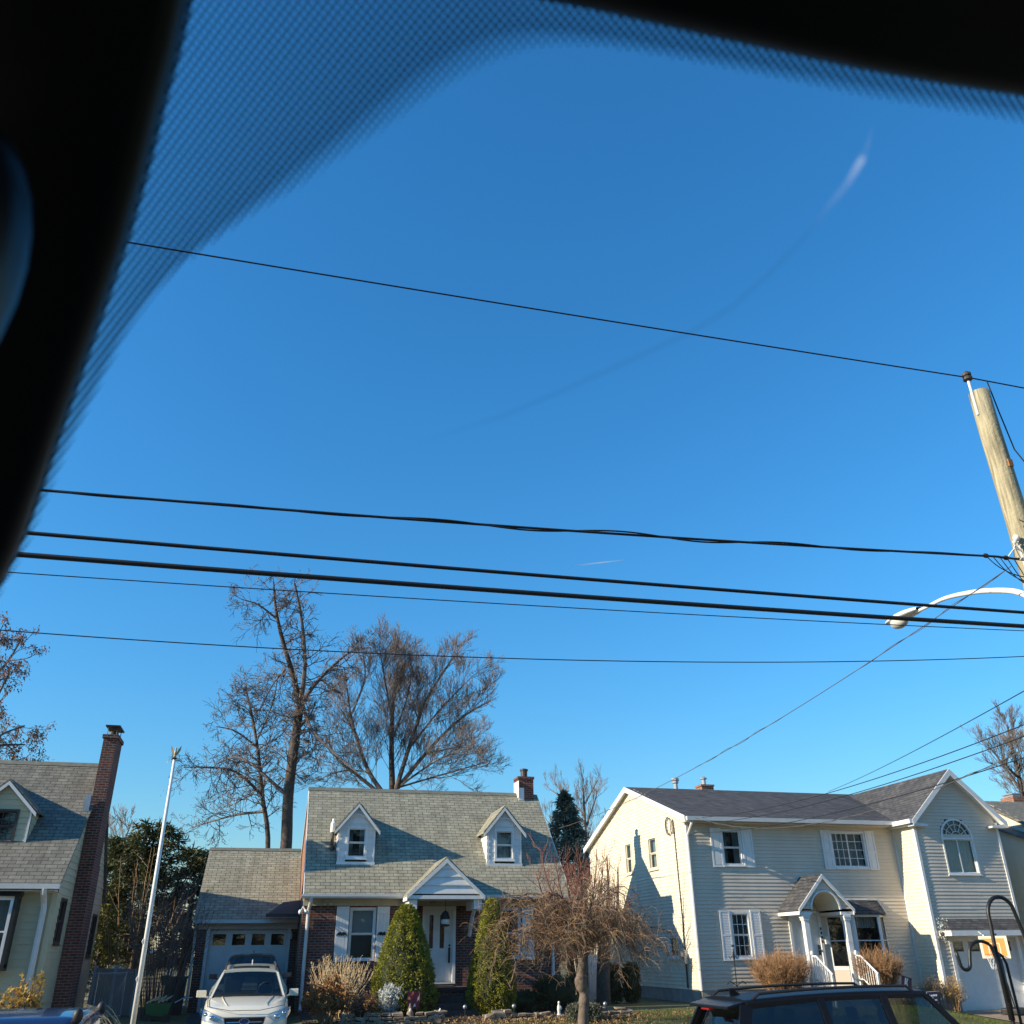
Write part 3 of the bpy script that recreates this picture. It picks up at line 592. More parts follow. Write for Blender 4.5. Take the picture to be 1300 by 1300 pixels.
    for s in (-1, 1):
        b.prism([(cx+s*(hw+.01), yf-.085, zo-.0), (cx, yf-.085, za-.0), (cx, yf-.085, za-.14), (cx+s*(hw+.01), yf-.085, zo-.12)], (0, .033, 0))
        b.box(cx+s*hw-(.02 if s > 0 else 0), cx+s*hw+(.02 if s < 0 else 0), yf-.05, -.02, zo-.17, zo-.05)
        b.box(cx+s*(aw+.02)-(.0 if s > 0 else .46), cx+s*(aw+.02)+(.46 if s > 0 else 0), yf-.01, -.02, zo-.17, zo-.08)
    b.build('portico_trim', M['white'], p)
    for s in (-1, 1):
        b = MB(); x = cx+s*.74; b.box(x-.09, x+.09, yf+.02, yf+.2, .42, 2.38); b.box(x-.13, x+.13, yf-.02, yf+.24, 2.38, 2.47); b.box(x-.115, x+.115, yf-.005, yf+.225, 2.30, 2.38); b.box(x-.12, x+.12, yf-.01, yf+.23, .30, .42); b.build('column', M['white'], p, bevel=.008)
    b = MB(); b.box(cx-1.0, cx+1.0, -1.5, -.005, .1, .40)
    for i in range(3): b.box(cx-.72, cx+.72, -1.8-.3*i, -1.502-.3*i, -.35, .24-.16*i)
    b.build('porch_steps', M['concrete'], h)
    for s in (-1, 1):
        b = MB(); x = cx+s*.78; top = [(x, -1.42, 1.28), (x, -1.62, 1.28), (x, -2.4, .78)]
        b.tube(top, .03, 6); b.tube([(x, -1.42, .62), (x, -1.62, .62), (x, -2.4, .12)], .022, 6)
        for y in (-1.42, -2.36): b.box(x-.03, x+.03, y-.03, y+.03, -.2, 1.28 if y > -2 else .82)
        for i in range(1, 8): y = -1.42-.94*i/8; zt = 1.28-max(0, (-1.62-y))*.64; b.tube([(x, y, zt), (x, y, zt-.66)], .012, 4)
        b.ell((x, -1.40, 1.36), .06, .06, .08); b.build('railing', M['white'], h)
    b = MB(); x0, x1, z0, z1 = dr
    for a in ((x0, x0+.1, z0, z1), (x1-.1, x1, z0, z1), (x0+.1, x1-.1, z1-.1, z1), (3.86, 3.94, z0, z1-.1)): fbox(b, 'F', 0, *a, -.1, .045)
    fbox(b, 'F', 0, x0+.1, 3.86, z0, z1-.1, -.08, -.03); b.build('door_frame', M['white'], h)
    b = MB(); fbox(b, 'F', 0, 3.94, x1-.1, z0, z1-.1, -.09, -.04)
    for q, r in ((.65, 1.3), (1.42, 2.35)): fbox(b, 'F', 0, 4.03, x1-.19, q, r, -.04, -.028)
    d = b.build('front_door', M['whitemetal'], h); b = MB(); b.ell((4.38, -.02, 1.45), .035, .04, .035); b.box(4.35, 4.41, .0, .035, 1.3, 1.6); b.build('handle', M['black'], d)
    for i in range(4): b = MB(); b.box(4.475, 4.525, -.062, -.0455, 2.05-.13*i, 2.13-.13*i); b.build('house_number', M['black'], h)
    b = MB(); b.box(4.58, 4.72, -.12, -.02, 1.62, 1.86); b.build('mailbox', M['white'], h, bevel=.01)
    # bay window
    bx = [(4.76, 0), (5.42, -.55), (6.46, -.55), (7.0, 0)]; zb, zt = .95, 2.5
    b = MB()
    for (xa, ya), (xb, yb) in zip(bx, bx[1:]):
        for z0, z1 in ((zb-.1, zb+.02), (zt-.07, zt)): b.prism([(xa, ya, z0), (xb, yb, z0), (xb, yb, z1), (xa, ya, z1)], V((-(yb-ya), (xb-xa), 0)).normalized()*.06)
        zm = 1.72; b.prism([(xa, ya, zm-.015), (xb, yb, zm-.015), (xb, yb, zm+.015), (xa, ya, zm+.015)], V((-(yb-ya), (xb-xa), 0)).normalized()*.03)
        for (x, y), q in (((xa, ya), 1), ((xb, yb), -1)):
            e = V((xb-xa, yb-ya, 0)).normalized(); w = .09 if (xa == 5.42) else .06
            b.prism([(x, y-.004, zb), (x+e.x*q*w, y+e.y*q*w-.004, zb), (x+e.x*q*w, y+e.y*q*w-.004, zt-.071), (x, y-.004, zt-.071)], (0, .05, 0))
    bw = b.build('bay_window', M['white'], h)
    for (xa, ya), (xb, yb) in zip(bx, bx[1:]):
        k = MB(); k.poly([(xa, ya+.03, zb), (xb, yb+.03, zb), (xb, yb+.03, zt), (xa, ya+.03, zt)]); k.build('pane', M['glass'], bw)
    k = MB(); k.box(4.8, 6.9, .4, .42, zb-.1, zt); k.poly([(x, y+.02, zb-.05) for x, y in bx]); k.build('unlit_room', M['dark'], bw)
    k = MB(); n = 40; k.grid([[(5.4+1.0*i/n, -.3-.02*sin(i*1.6), z) for i in range(n+1)] for z in (2.1, 2.45)]); k.build('curtain', M['curtain'], bw)
    k = MB(); T = [(4.95, -.002, 2.95), (5.5, -.12, 2.95), (6.38, -.12, 2.95), (6.85, -.002, 2.95)]; Bt = [(4.62, -.002, 2.5), (5.36, -.66, 2.5), (6.52, -.66, 2.5), (7.12, -.002, 2.5)]
    for i in range(3): k.poly([Bt[i], Bt[i+1], T[i+1], T[i]])
    k.poly(T); k.poly([(x, y, 2.495) for x, y, z in Bt]); k.build('bay_roof', M['roof3'], bw)
    k = MB(); k.tube([V(t)+V((0, -.01, .03)) for t in T]+[V(Bt[3])+V((.02, -.01, .04))], .03, 6); k.build('flashing', M['white'], bw)
    k = MB(); k.poly([(x, y+.02, .4) for x, y in bx[::-1]]); 
    for (xa, ya), (xb, yb) in zip(bx, bx[1:]): k.poly([(xa, ya+.01, .4), (xb, yb+.01, .4), (xb, yb+.01, .86), (xa, ya+.01, .86)])
    k.build('bay_base', M['greige'], bw)
    # garage wing
    wx0, wx1, wy, we, wr = 8.0, 11.4, -1.2, 5.45, 7.22; wc = (wx0+wx1)/2; ws = (wr-we)/(wc-wx0+.2)
    win = (9.02, 10.30, 3.72, 4.92); gd = (8.57, 11.08, -.35, 1.78)
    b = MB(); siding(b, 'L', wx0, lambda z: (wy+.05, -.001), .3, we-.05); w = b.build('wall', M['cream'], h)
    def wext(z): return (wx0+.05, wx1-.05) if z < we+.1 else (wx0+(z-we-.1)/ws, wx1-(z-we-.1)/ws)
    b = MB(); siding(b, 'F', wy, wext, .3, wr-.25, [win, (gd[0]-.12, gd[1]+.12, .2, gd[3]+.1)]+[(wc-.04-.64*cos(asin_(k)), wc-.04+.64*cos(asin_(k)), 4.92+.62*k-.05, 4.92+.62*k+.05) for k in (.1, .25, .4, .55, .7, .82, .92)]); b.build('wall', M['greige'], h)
    b = MB(); fbox(b, 'F', wy, wx0, gd[0]-.12, -.5, .295, -.15, 0); b.box(wx0+.002, wx0+.15, wy+.152, -.001, -.4, .295); b.build('foundation', M['concrete'], h)
    for a in ((wx0-.04, wx0+.055, wy-.04, wy+.055, .3, we), (wx1-.055, wx1+.04, wy-.04, wy+.055, .3, we), (wx0-.03, wx0-.002, -.1, -.0, .3, 5.4)): b = MB(); b.box(*a); b.build('corner_board', M['white'], h)
    b = MB()
    for s in (-1, 1): slab(b, [(wc+s*(wc-wx0+.22), wy-.3, we+.02), (wc, wy-.3, wr), (wc, 5.6, wr), (wc+s*(wc-wx0+.22), 2.5, we+.02)], .1)
    b.build('roof', M['roof3'], h)
    b = MB()
    for s in (-1, 1):
        e = wc-wx0+.23
        b.prism([(wc+s*e, wy-.33, we), (wc, wy-.33, wr-.0), (wc, wy-.33, wr-.22), (wc+s*e, wy-.33, we-.2)], (0, .029, 0))
        b.prism([(wc+s*e, wy-.30, we-.1), (wc, wy-.30, wr-.105), (wc, wy-.30, wr-.13), (wc+s*e, wy-.30, we-.13)], (0, .3, 0))
        x = wc+s*e; x2 = wc+s*(e-.62)
        b.prism([(x, wy-.28, we-.2), (x2, wy-.28, we-.2), (x2, wy-.28, we-.14), (x, wy-.28, we-.06)], (0, .27, 0))
    b.build('rake_board', M['white'], h)
    b = MB(); b.box(wx0-.36, wx0-.22, wy-.32, -.36, we-.12, we+.02); b.box(wx0-.2, wx0-.001, wy-.29, -.02, we-.16, we-.13); b.build('gutter', M['whitemetal'], h)
    aw = window(h, 'F', wy, *win, style='sl', curt=3, fw=.055, sill=True)
    b = MB(); c, r = (win[0]+win[1])/2, (win[1]-win[0])/2
    b.grid([[(c+(r-d)*cos(pi*i/24), y, 4.925+(r-d)*sin(pi*i/24)*.98) for i in range(25)] for d, y in ((0, wy+.05), (0, wy-.04), (.06, wy-.04), (.06, wy+.05))])
    for rr in (.2, .42): b.tube([(c+rr*cos(pi*i/16), wy-.012, 4.93+rr*sin(pi*i/16)) for i in range(17)], .011, 4)
    for a in (30, 60, 90, 120, 150): b.tube([(c+.2*cos(radians(a)), wy-.012, 4.93+.2*sin(radians(a))), (c+.58*cos(radians(a)), wy-.012, 4.93+.58*sin(radians(a)))], .011, 4)
    aa = b.build('arch_window', M['white'], h)
    for nm, m, d in (('pane', 'glass', .035), ('unlit_room', 'dark', .4)):
        k = MB(); k.poly([(c+(r-.03)*cos(pi*i/24), wy+d, 4.925+(r-.03)*sin(pi*i/24)) for i in range(25)]); k.build(nm, M[m], aa)
    # awning roof over the garage door
    b = MB(); ax0, ax1, az0, az1 = 8.15, 11.5, 1.98, 2.34; yo = wy-.62
    b.poly([(ax0, yo, az0), (ax1, yo, az0), (ax1-.3, wy-.02, az1), (ax0+.3, wy-.02, az1)]); b.poly([(ax0, yo, az0), (ax0+.3, wy-.02, az1), (ax0, wy-.02, az0)]); b.poly([(ax1, yo, az0), (ax1-.3, wy-.02, az1), (ax1, wy-.02, az0)])
    awn = b.build('awning_roof', M['roof3'], h); b = MB(); b.box(ax0-.02, ax1+.02, yo-.02, wy-.02, az0-.16, az0-.002); b.build('awning_trim', M['white'], awn)
    b = MB(); b.tube([(9.15, yo-.03, 1.94), (9.2, yo-.1, 1.86)], .015, 5); b.ell((9.23, yo-.13, 1.78), .035, .035, .08); b.build('wall_lamp', M['white'], h)
    b = MB(); u0, u1, z0, z1 = gd; pw = (u1-u0)/4; gl = [(u0+pw*i+.11, u0+pw*(i+1)-.11, z1-.42, z1-.12) for i in range(4)]
    wallpanel(b, 'F', wy+.14, u0, u1, z0, z1, gl, .03)
    for j in range(1, 4): fbox(b, 'F', wy+.14, u0, u1, z1-.53*j-.007, z1-.53*j+.007, 0, .006)
    d = b.build('garage_door', M['whitemetal'], h)
    for s, e, q, r in gl:
        k = MB(); k.box(s, e, wy+.16, wy+.164, q, r); k.build('pane', M['glass'], d)
        k = MB(); cx_, cz_ = (s+e)/2, (q+r)/2
        k.tube([(cx_+.12*cos(2*pi*i/12), wy+.15, cz_+.055*sin(2*pi*i/12)) for i in range(13)], .008, 4); k.tube([(s, wy+.15, cz_), (e, wy+.15, cz_)], .007, 4); k.build('grille', M['gutter'], d)
    k = MB(); k.box(u0, u1, wy+.5, wy+.52, z0, z1); k.build('unlit_room', M['dark'], d)
    b = MB()
    for a in ((u0-.12, u0, z0, z1+.12), (u1, u1+.12, z0, z1+.12), (u0, u1, z1, z1+.12)): fbox(b, 'F', wy, *a, -.15, .03)
    b.build('door_frame', M['white'], h)
    return h
def asin_(k): return math.asin(k)
house_vinyl()
# ------------------------------------------------------------------ left house
def house_left():
    h = thing('sided_house', 'pale green cape house with tall brick side chimney and one visible dormer', 'house', (-5.35, 27.2, .9))
    ze, zr, yr, D, X0 = 3.22, 6.92, 3.55, 7.1, -9.0; sl = (zr-ze)/(yr+.3); roofy = lambda z: (z-ze)/sl-.3
    b = MB(); siding(b, 'F', 0, lambda z: (X0, -.1), -.1, 3.0, [(-2.75, -.9, 1.35, 2.92)], .17, .016); b.build('wall', M['sage'], h)
    A, B = (.62, 1.42, 1.80, 2.92), (5.95, 6.75, 1.5, 2.72)
    def ext(z): return (.1, D-.05) if z < ze+.25 else ((z-ze)/sl-.3, D-(z-ze)/sl+.3)
    b = MB(); siding(b, 'R', 0, ext, -.1, zr-.15, [A, B], .17, .016); b.build('wall', M['sage'], h)
    b = MB(); b.poly([(X0, 0, -.3), (X0, D, -.3), (X0, D, ze), (X0, yr, zr-.1), (X0, 0, ze)]); b.poly([(X0, D, -.3), (0, D, -.3), (0, D, ze), (X0, D, ze)]); b.build('wall', M['sage'], h)
    b = MB(); b.box(X0, -.002, -.02, .1, -.4, -.101); b.box(-.1, .0, .1, D, -.4, -.101); b.build('foundation', M['concrete'], h)
    b = MB(); slab(b, [(X0-.1, -.36, ze-.04), (.10, -.36, ze-.04), (.10, yr, zr), (X0-.1, yr, zr)], .09); slab(b, [(X0-.1, yr+.002, zr), (.10, yr+.002, zr), (.10, D+.36, ze-.04), (X0-.1, D+.36, ze-.04)], .09); roof = b.build('roof', M['roof1'], h)
    b = MB(); b.prism([(X0-.1, yr-.13, zr-.10), (X0-.1, yr, zr+.035), (X0-.1, yr+.13, zr-.1)], (-X0+.2, 0, 0)); b.build('ridge_cap', M['ridge'], roof)
    b = MB(); b.box(X0-.1, .12, -.49, -.37, ze-.15, ze-.03); b.box(X0, .02, -.36, .0, ze-.2, ze-.17); fbox(b, 'F', 0, X0, 0, 3.0, ze-.1, 0, .03); b.build('gutter', M['gutter'], h)
    downspout(h, [(-.24, -.43, ze-.13), (-.24, -.40, ze-.25), (-.24, -.16, ze-.45), (-.22, -.11, ze-.6), (-.22, -.11, -.1)], r=.075)
    for a in ((-.11, .03, -.03, .11, -.1, 3.0), (-.02, .02, D-.06, D+.05, -.1, 3.2)): b = MB(); b.box(*a); b.build('corner_board', M['sage'], h)
    window(h, 'R', 0, *A, fm='trim', curt=0, sill=True); window(h, 'R', 0, *B, fm='trim', curt=0)
    gable_dormer(h, -1.93, .85, 4.18, .72, 5.22, 5.92, roofy, 4.28, 5.16, .40, 'roof1', 'sage', 'white', mun=(4, 2), curt=0, over=.14, course=.16, lower='trim')
    # front bow window
    b = MB(); u0, u1, z0, z1, d = -2.75, -.9, 1.35, 2.9, .35
    for a in ((u0, u1, z0, z0+.07), (u0, u1, z1-.09, z1), (u0, u0+.08, z0+.07, z1-.09), (u1-.08, u1, z0+.07, z1-.09), (-1.86, -1.78, z0+.07, z1-.09)): fbox(b, 'F', 0, *a, d-.06, d)
    for s, e in ((u0+.08, -1.86), (-1.78, u1-.08)): fbox(b, 'F', 0, s, e, 2.06, 2.1, d-.05, d-.01)
    bw = b.build('bow_window', M['white'], h)
    k = MB(); k.box(u0, u1, -d+.03, -d+.034, z0, z1); k.build('pane', M['glass'], bw)
    k = MB(); n = 60; k.grid([[(u0+.05+(u1-u0-.1)*i/n, -.12-.02*sin(i*1.7), z) for i in range(n+1)] for z in (z0+.6, z1-.05)]); k.build('curtain', M['curtain'], bw)
    k = MB(); k.box(u0, u1, .3, .32, z0-.02, z1); k.build('unlit_room', M['dark'], bw)
    k = MB(); k.box(u1, u1+.09, -d-.02, -.0, z0-.08, z1+.0); k.box(u0-.09, u0, -d-.02, -.0, z0-.08, z1); k.box(u0-.09, u1+.09, -d-.03, 0, z0-.14, z0-.002)
    k.prism([(u0-.12, -d-.09, z1), (u0-.12, -.03, z1), (u0-.12, -.03, z1+.26)], (u1-u0+.24, 0, 0)); k.build('bow_casing', M['black'], bw)
    # side chimney
    b = MB(); b.box(.019, .42, 2.05, 3.15, -.4, 3.9); b.box(.019, .40, 2.08, 3.12, 3.9, 7.45); b.box(-.02, .44, 2.04, 3.16, 7.45, 7.56); c = b.build('chimney', M['brick'], h)
    b = MB()
    for x in (.08, .34):
        for y in (2.2, 2.95): b.tube([(x, y, 7.56), (x, y, 7.82)], .012, 4)
    b.box(.0, .42, 2.12, 3.05, 7.82, 7.86); b.lathe([(.13, 7.56), (.13, 7.74)], (.2, 2.6, 0), 12); b.build('chimney_cap', M['black'], c)
    b = MB(); b.box(-.13, .03, 1.85, 2.045, 5.3, 5.75); b.build('flashing', M['galv'], c)
    return h
house_left()
# ------------------------------------------------------------------ far right house and an unseen house added on the left to shade the green cape
def house_far():
    h = thing('pale_house', 'pale yellow house at the right edge behind the garage wing', 'house', (26.9, 27.2, .7))
    ze, zr, yr, D, X1 = 4.95, 6.85, 3.4, 6.8, 9.0; sl = (zr-ze)/(yr+.3)
    b = MB(); siding(b, 'L', 0, lambda z: (0, D) if z < ze+.15 else ((z-ze)/sl-.3, D-(z-ze)/sl+.3), 0, zr-.15, (), .17, .014); b.build('wall', M['cream'], h)
    b = MB(); b.poly([(0, 0, -.3), (X1, 0, -.3), (X1, 0, ze), (0, 0, ze)]); b.poly([(X1, 0, -.3), (X1, D, -.3), (X1, D, ze), (X1, yr, zr), (X1, 0, ze)]); b.poly([(0, D, -.3), (X1, D, -.3), (X1, D, ze), (0, D, ze)]); b.build('wall', M['cream'], h)
    b = MB(); slab(b, [(-.2, -.36, ze), (X1+.2, -.36, ze), (X1+.2, yr, zr), (-.2, yr, zr)], .1); slab(b, [(-.2, yr+.002, zr), (X1+.2, yr+.002, zr), (X1+.2, D+.36, ze), (-.2, D+.36, ze)], .1); r = b.build('roof', M['roof1'], h)
    b = MB(); b.box(-.6, -.005, .3, 6.2, -.2, 4.9); b.prism([(-.6, .3, 4.9), (-.6, 6.2, 4.9), (-.6, 3.2, 6.0)], (.59, 0, 0)); b.build('side_bay', M['cream'], h)
    b = MB(); slab(b, [(-.75, 0, 4.87), (-.005, 0, 4.87), (-.005, 3.2, 6.08), (-.75, 3.2, 6.08)], .08); slab(b, [(-.75, 3.202, 6.08), (-.005, 3.202, 6.08), (-.005, 6.4, 4.87), (-.75, 6.4, 4.87)], .08); b.build('side_roof', M['roof1'], h)
    b = MB(); b.box(1.75, 2.3, 3.6, 4.3, 6.0, 7.1); c = b.build('chimney', M['brick_orange'], r); b = MB(); b.box(1.85, 2.2, 3.7, 4.2, 7.1, 7.2); b.box(1.8, 2.25, 3.65, 4.25, 7.2, 7.24); b.build('chimney_cap', M['galv'], c)
house_far()
def house_next():
    h = thing('shading_neighbour', 'unseen gable house beyond the left edge, set to shade the pale green cape', 'house', (-25, 25.9, .9))
    ze, zr, yr, D, X1 = 3.6, 7.4, 3.8, 7.6, 9.5
    b = MB(); b.box(0, X1, 0, D, -.3, ze)
    for x in (0, X1): b.poly([(x, 0, ze), (x, D, ze), (x, yr, zr)])
    b.build('wall', M['greige'], h)
    b = MB(); slab(b, [(-.2, -.36, ze-.1), (X1+.2, -.36, ze-.1), (X1+.2, yr, zr+.1), (-.2, yr, zr+.1)], .1); slab(b, [(-.2, yr+.002, zr+.1), (X1+.2, yr+.002, zr+.1), (X1+.2, D+.36, ze-.1), (-.2, D+.36, ze-.1)], .1); b.build('roof', M['roof3'], h)
house_next()
# ------------------------------------------------------------------ the car the picture is taken from
def own_car():
    t = thing('car_cabin', 'black car cabin framing the view, with windshield, dotted frit band and pillar', 'car', (0, 0, 1.1))
    O = V((-.103, .360, .494))+V((0, 0, 1.3)); U = V((.994, -.113, .004)); Vv = V((-.096, -.822, .561)); Nn = V((-.06, -.558, -.828))
    def P(u, v, d=0): return O+U*u+Vv*v+Nn*d
    INNER = [(-0.1906, -0.4597), (-0.1675, -0.4279), (-0.1361, -0.3753), (-0.0968, -0.293), (-0.0626, -0.2303), (-0.0436, -0.1978), (-0.0262, -0.1748), (-0.0042, -0.152), (0.022, -0.1319), (0.0727, -0.0969), (0.1263, -0.0576), (0.1546, -0.0368), (0.1732, -0.0248), (0.1918, -0.0147), (0.2105, -0.0072), (0.2295, -0.0027), (0.2539, -0.0011), (0.2839, -0.0016), (0.3198, -0.0037), (0.3726, -0.0074), (0.4272, -0.0117), (0.4829, -0.0143), (0.5403, -0.017), (0.5991, -0.0193), (1.05, -.03)]
    PIL = [(0.06, 0.10), (0.0126, 0.0246), (0.0057, 0.0006), (-0.0036, -0.0288), (-0.0135, -0.0554), (-0.0261, -0.0926), (-0.0425, -0.1374), (-0.0626, -0.1857), (-0.0839, -0.2347), (-0.1149, -0.3068), (-0.1447, -0.3758), (-0.1652, -0.4144), (-0.1987, -0.4718), (-.30, -.66), (-.45, -.95), (-.62, -1.25)]
    HDR = [(0.02, 0.07), (.08, .047), (0.1502, 0.0317), (0.183, 0.0265), (0.2118, 0.0222), (0.2457, 0.02), (0.2804, 0.017), (0.316, 0.0138), (0.3681, 0.0095), (0.4219, 0.0052), (0.4768, 0.0024), (0.533, 0.0005), (0.6023, -0.0014), (.8, -.004), (1.08, 0)]
    b = MB(); b.poly([P(-.05, .07, -.012), P(1.2, .07, -.012), P(1.75, -1.3, -.012), P(-.72, -1.3, -.012)]); b.build('windshield', M['screen'], t)
    # frit band: dotted border printed on the inside of the glass, outer edge hidden under the trim
    outer = [(-.36, -.72), (-.30, -.60), (-.25, -.5), (-.2, -.40), (-.16, -.33), (-.14, -.28), (-.12, -.24), (-.105, -.2), (-.09, -.16), (-.07, -.10), (-.05, -.05), (-.04, -.02), (-.03, .0), (-.02, .02), (0, .04), (.03, .055), (.08, .06), (.14, .06), (.22, .055), (.33, .05), (.42, .05), (.48, .05), (.54, .05), (.6, .05), (1.05, .05)]
    me = bpy.data.meshes.new('frit_band'); vs = []; uv = []
    for (a, c), (e, f) in zip(INNER, outer):
        for k in range(9): s = k/8; vs.append((a+(e-a)*s, c+(f-c)*s, s))
    fs = [(i*9+k, i*9+k+1, i*9+9+k+1, i*9+9+k) for i in range(len(INNER)-1) for k in range(8)]
    me.from_pydata([tuple(P(u, v, -.004)) for u, v, s in vs], [], fs); me.update()
    l1 = me.uv_layers.new(name='UVMap'); l2 = me.uv_layers.new(name='edge')
    for lp in me.loops:
        u, v, s = vs[lp.vertex_index]; l1.data[lp.index].uv = (u, v); l2.data[lp.index].uv = (s, 0)
    me.materials.append(M['frit']); o = bpy.data.objects.new('frit_band', me); COL.objects.link(o); o.parent = t
    # A pillar trim: a rounded moulding swept along the glass edge
    b = MB(); prof = [(.0, -.016), (.0, .002), (-.002, .008), (-.006, .013), (-.012, .016), (-.03, .020), (-.07, .03), (-.12, .034), (-.17, .02), (-.19, -.02), (-.1, -.03), (-.02, -.022)]
    rows = []
    for u, v in PIL: rows.append([P(u+a*1.0, v+a*-.25, d) for a, d in prof])
    b.grid(rows); b.build('pillar_trim', M['cabin'], t, smooth=True)
    b = MB(); prof = [(-.0, -.02), (.0, .0), (.004, .008), (.012, .014), (.03, .018), (.08, .02), (.2, -.04), (.2, -.06), (.02, -.03)]
    b.grid([[P(u, v+a, d) for a, d in prof] for u, v in HDR]); b.build('header_trim', M['cabin'], t, smooth=True)
    b = MB(); b.box(-.42, 1.3, -1.7, .30, 1.86, 1.90); b.build('headliner', M['cabin'], t)
    b = MB(); b.box(-.52, -.46, -1.7, 1.1, -.3, .72); b.build('door_panel', M['cabin'], t)
    b = MB(); b.box(-.5, 1.5, 1.0, 1.25, .35, .78); b.build('dashboard', M['cabin'], t)
    b = MB(); b.box(-.5, 1.5, -1.75, -1.70, -.3, 1.9); b.build('rear_light_block', M['cabin'], t)  # unseen back wall, added with the door panel to keep the cabin dark
    b = MB(); b.ell((0, 0, 0), .045, .03, .085, 20, 14); o = b.build('grab_handle', M['cabingloss'], t, smooth=True, loc=V((-.194, .385, .295+1.3))); o.rotation_euler = (.35, .12, .2)
    # glare streak painted on the glass, bright top and dark tail
    SM = [(0.4385, -0.0247), (0.4388, -0.0377), (0.4375, -0.0476), (0.4322, -0.0631), (0.4212, -0.0831), (0.41, -0.1042), (0.3931, -0.1275), (0.3706, -0.1547), (0.3454, -0.1741), (0.303, -0.1993), (0.2596, -0.2245), (0.2152, -0.2489), (0.1695, -0.2686), (0.1176, -0.2928)]
    me = bpy.data.meshes.new('glare_streak'); vs = []; wd = [.002, .0022, .0042, .004, .0036, .0034, .0032, .003, .003, .003, .003, .003, .003, .003]
    for i, (u, v) in enumerate(SM):
        a, c = SM[max(0, i-1)]; e, f = SM[min(len(SM)-1, i+1)]; d = V((e-a, f-c, 0)).normalized(); n = V((-d.y, d.x, 0))
        for s in (-1, -.4, .4, 1): vs.append((u+n.x*wd[i]*s, v+n.y*wd[i]*s, i/(len(SM)-1), abs(s) < .5))
    me.from_pydata([tuple(P(u, v, -.006)) for u, v, *_ in vs], [], [(i*4+k, i*4+k+1, i*4+5+k, i*4+4+k) for i in range(len(SM)-1) for k in range(3)]); me.update()
    l1 = me.uv_layers.new(name='UVMap')
    for lp in me.loops: q = vs[lp.vertex_index]; l1.data[lp.index].uv = (q[2], 1.0 if q[3] else 0.0)
    me.materials.append(M['streak']); o = bpy.data.objects.new('glare_streak', me); COL.objects.link(o); o.parent = t
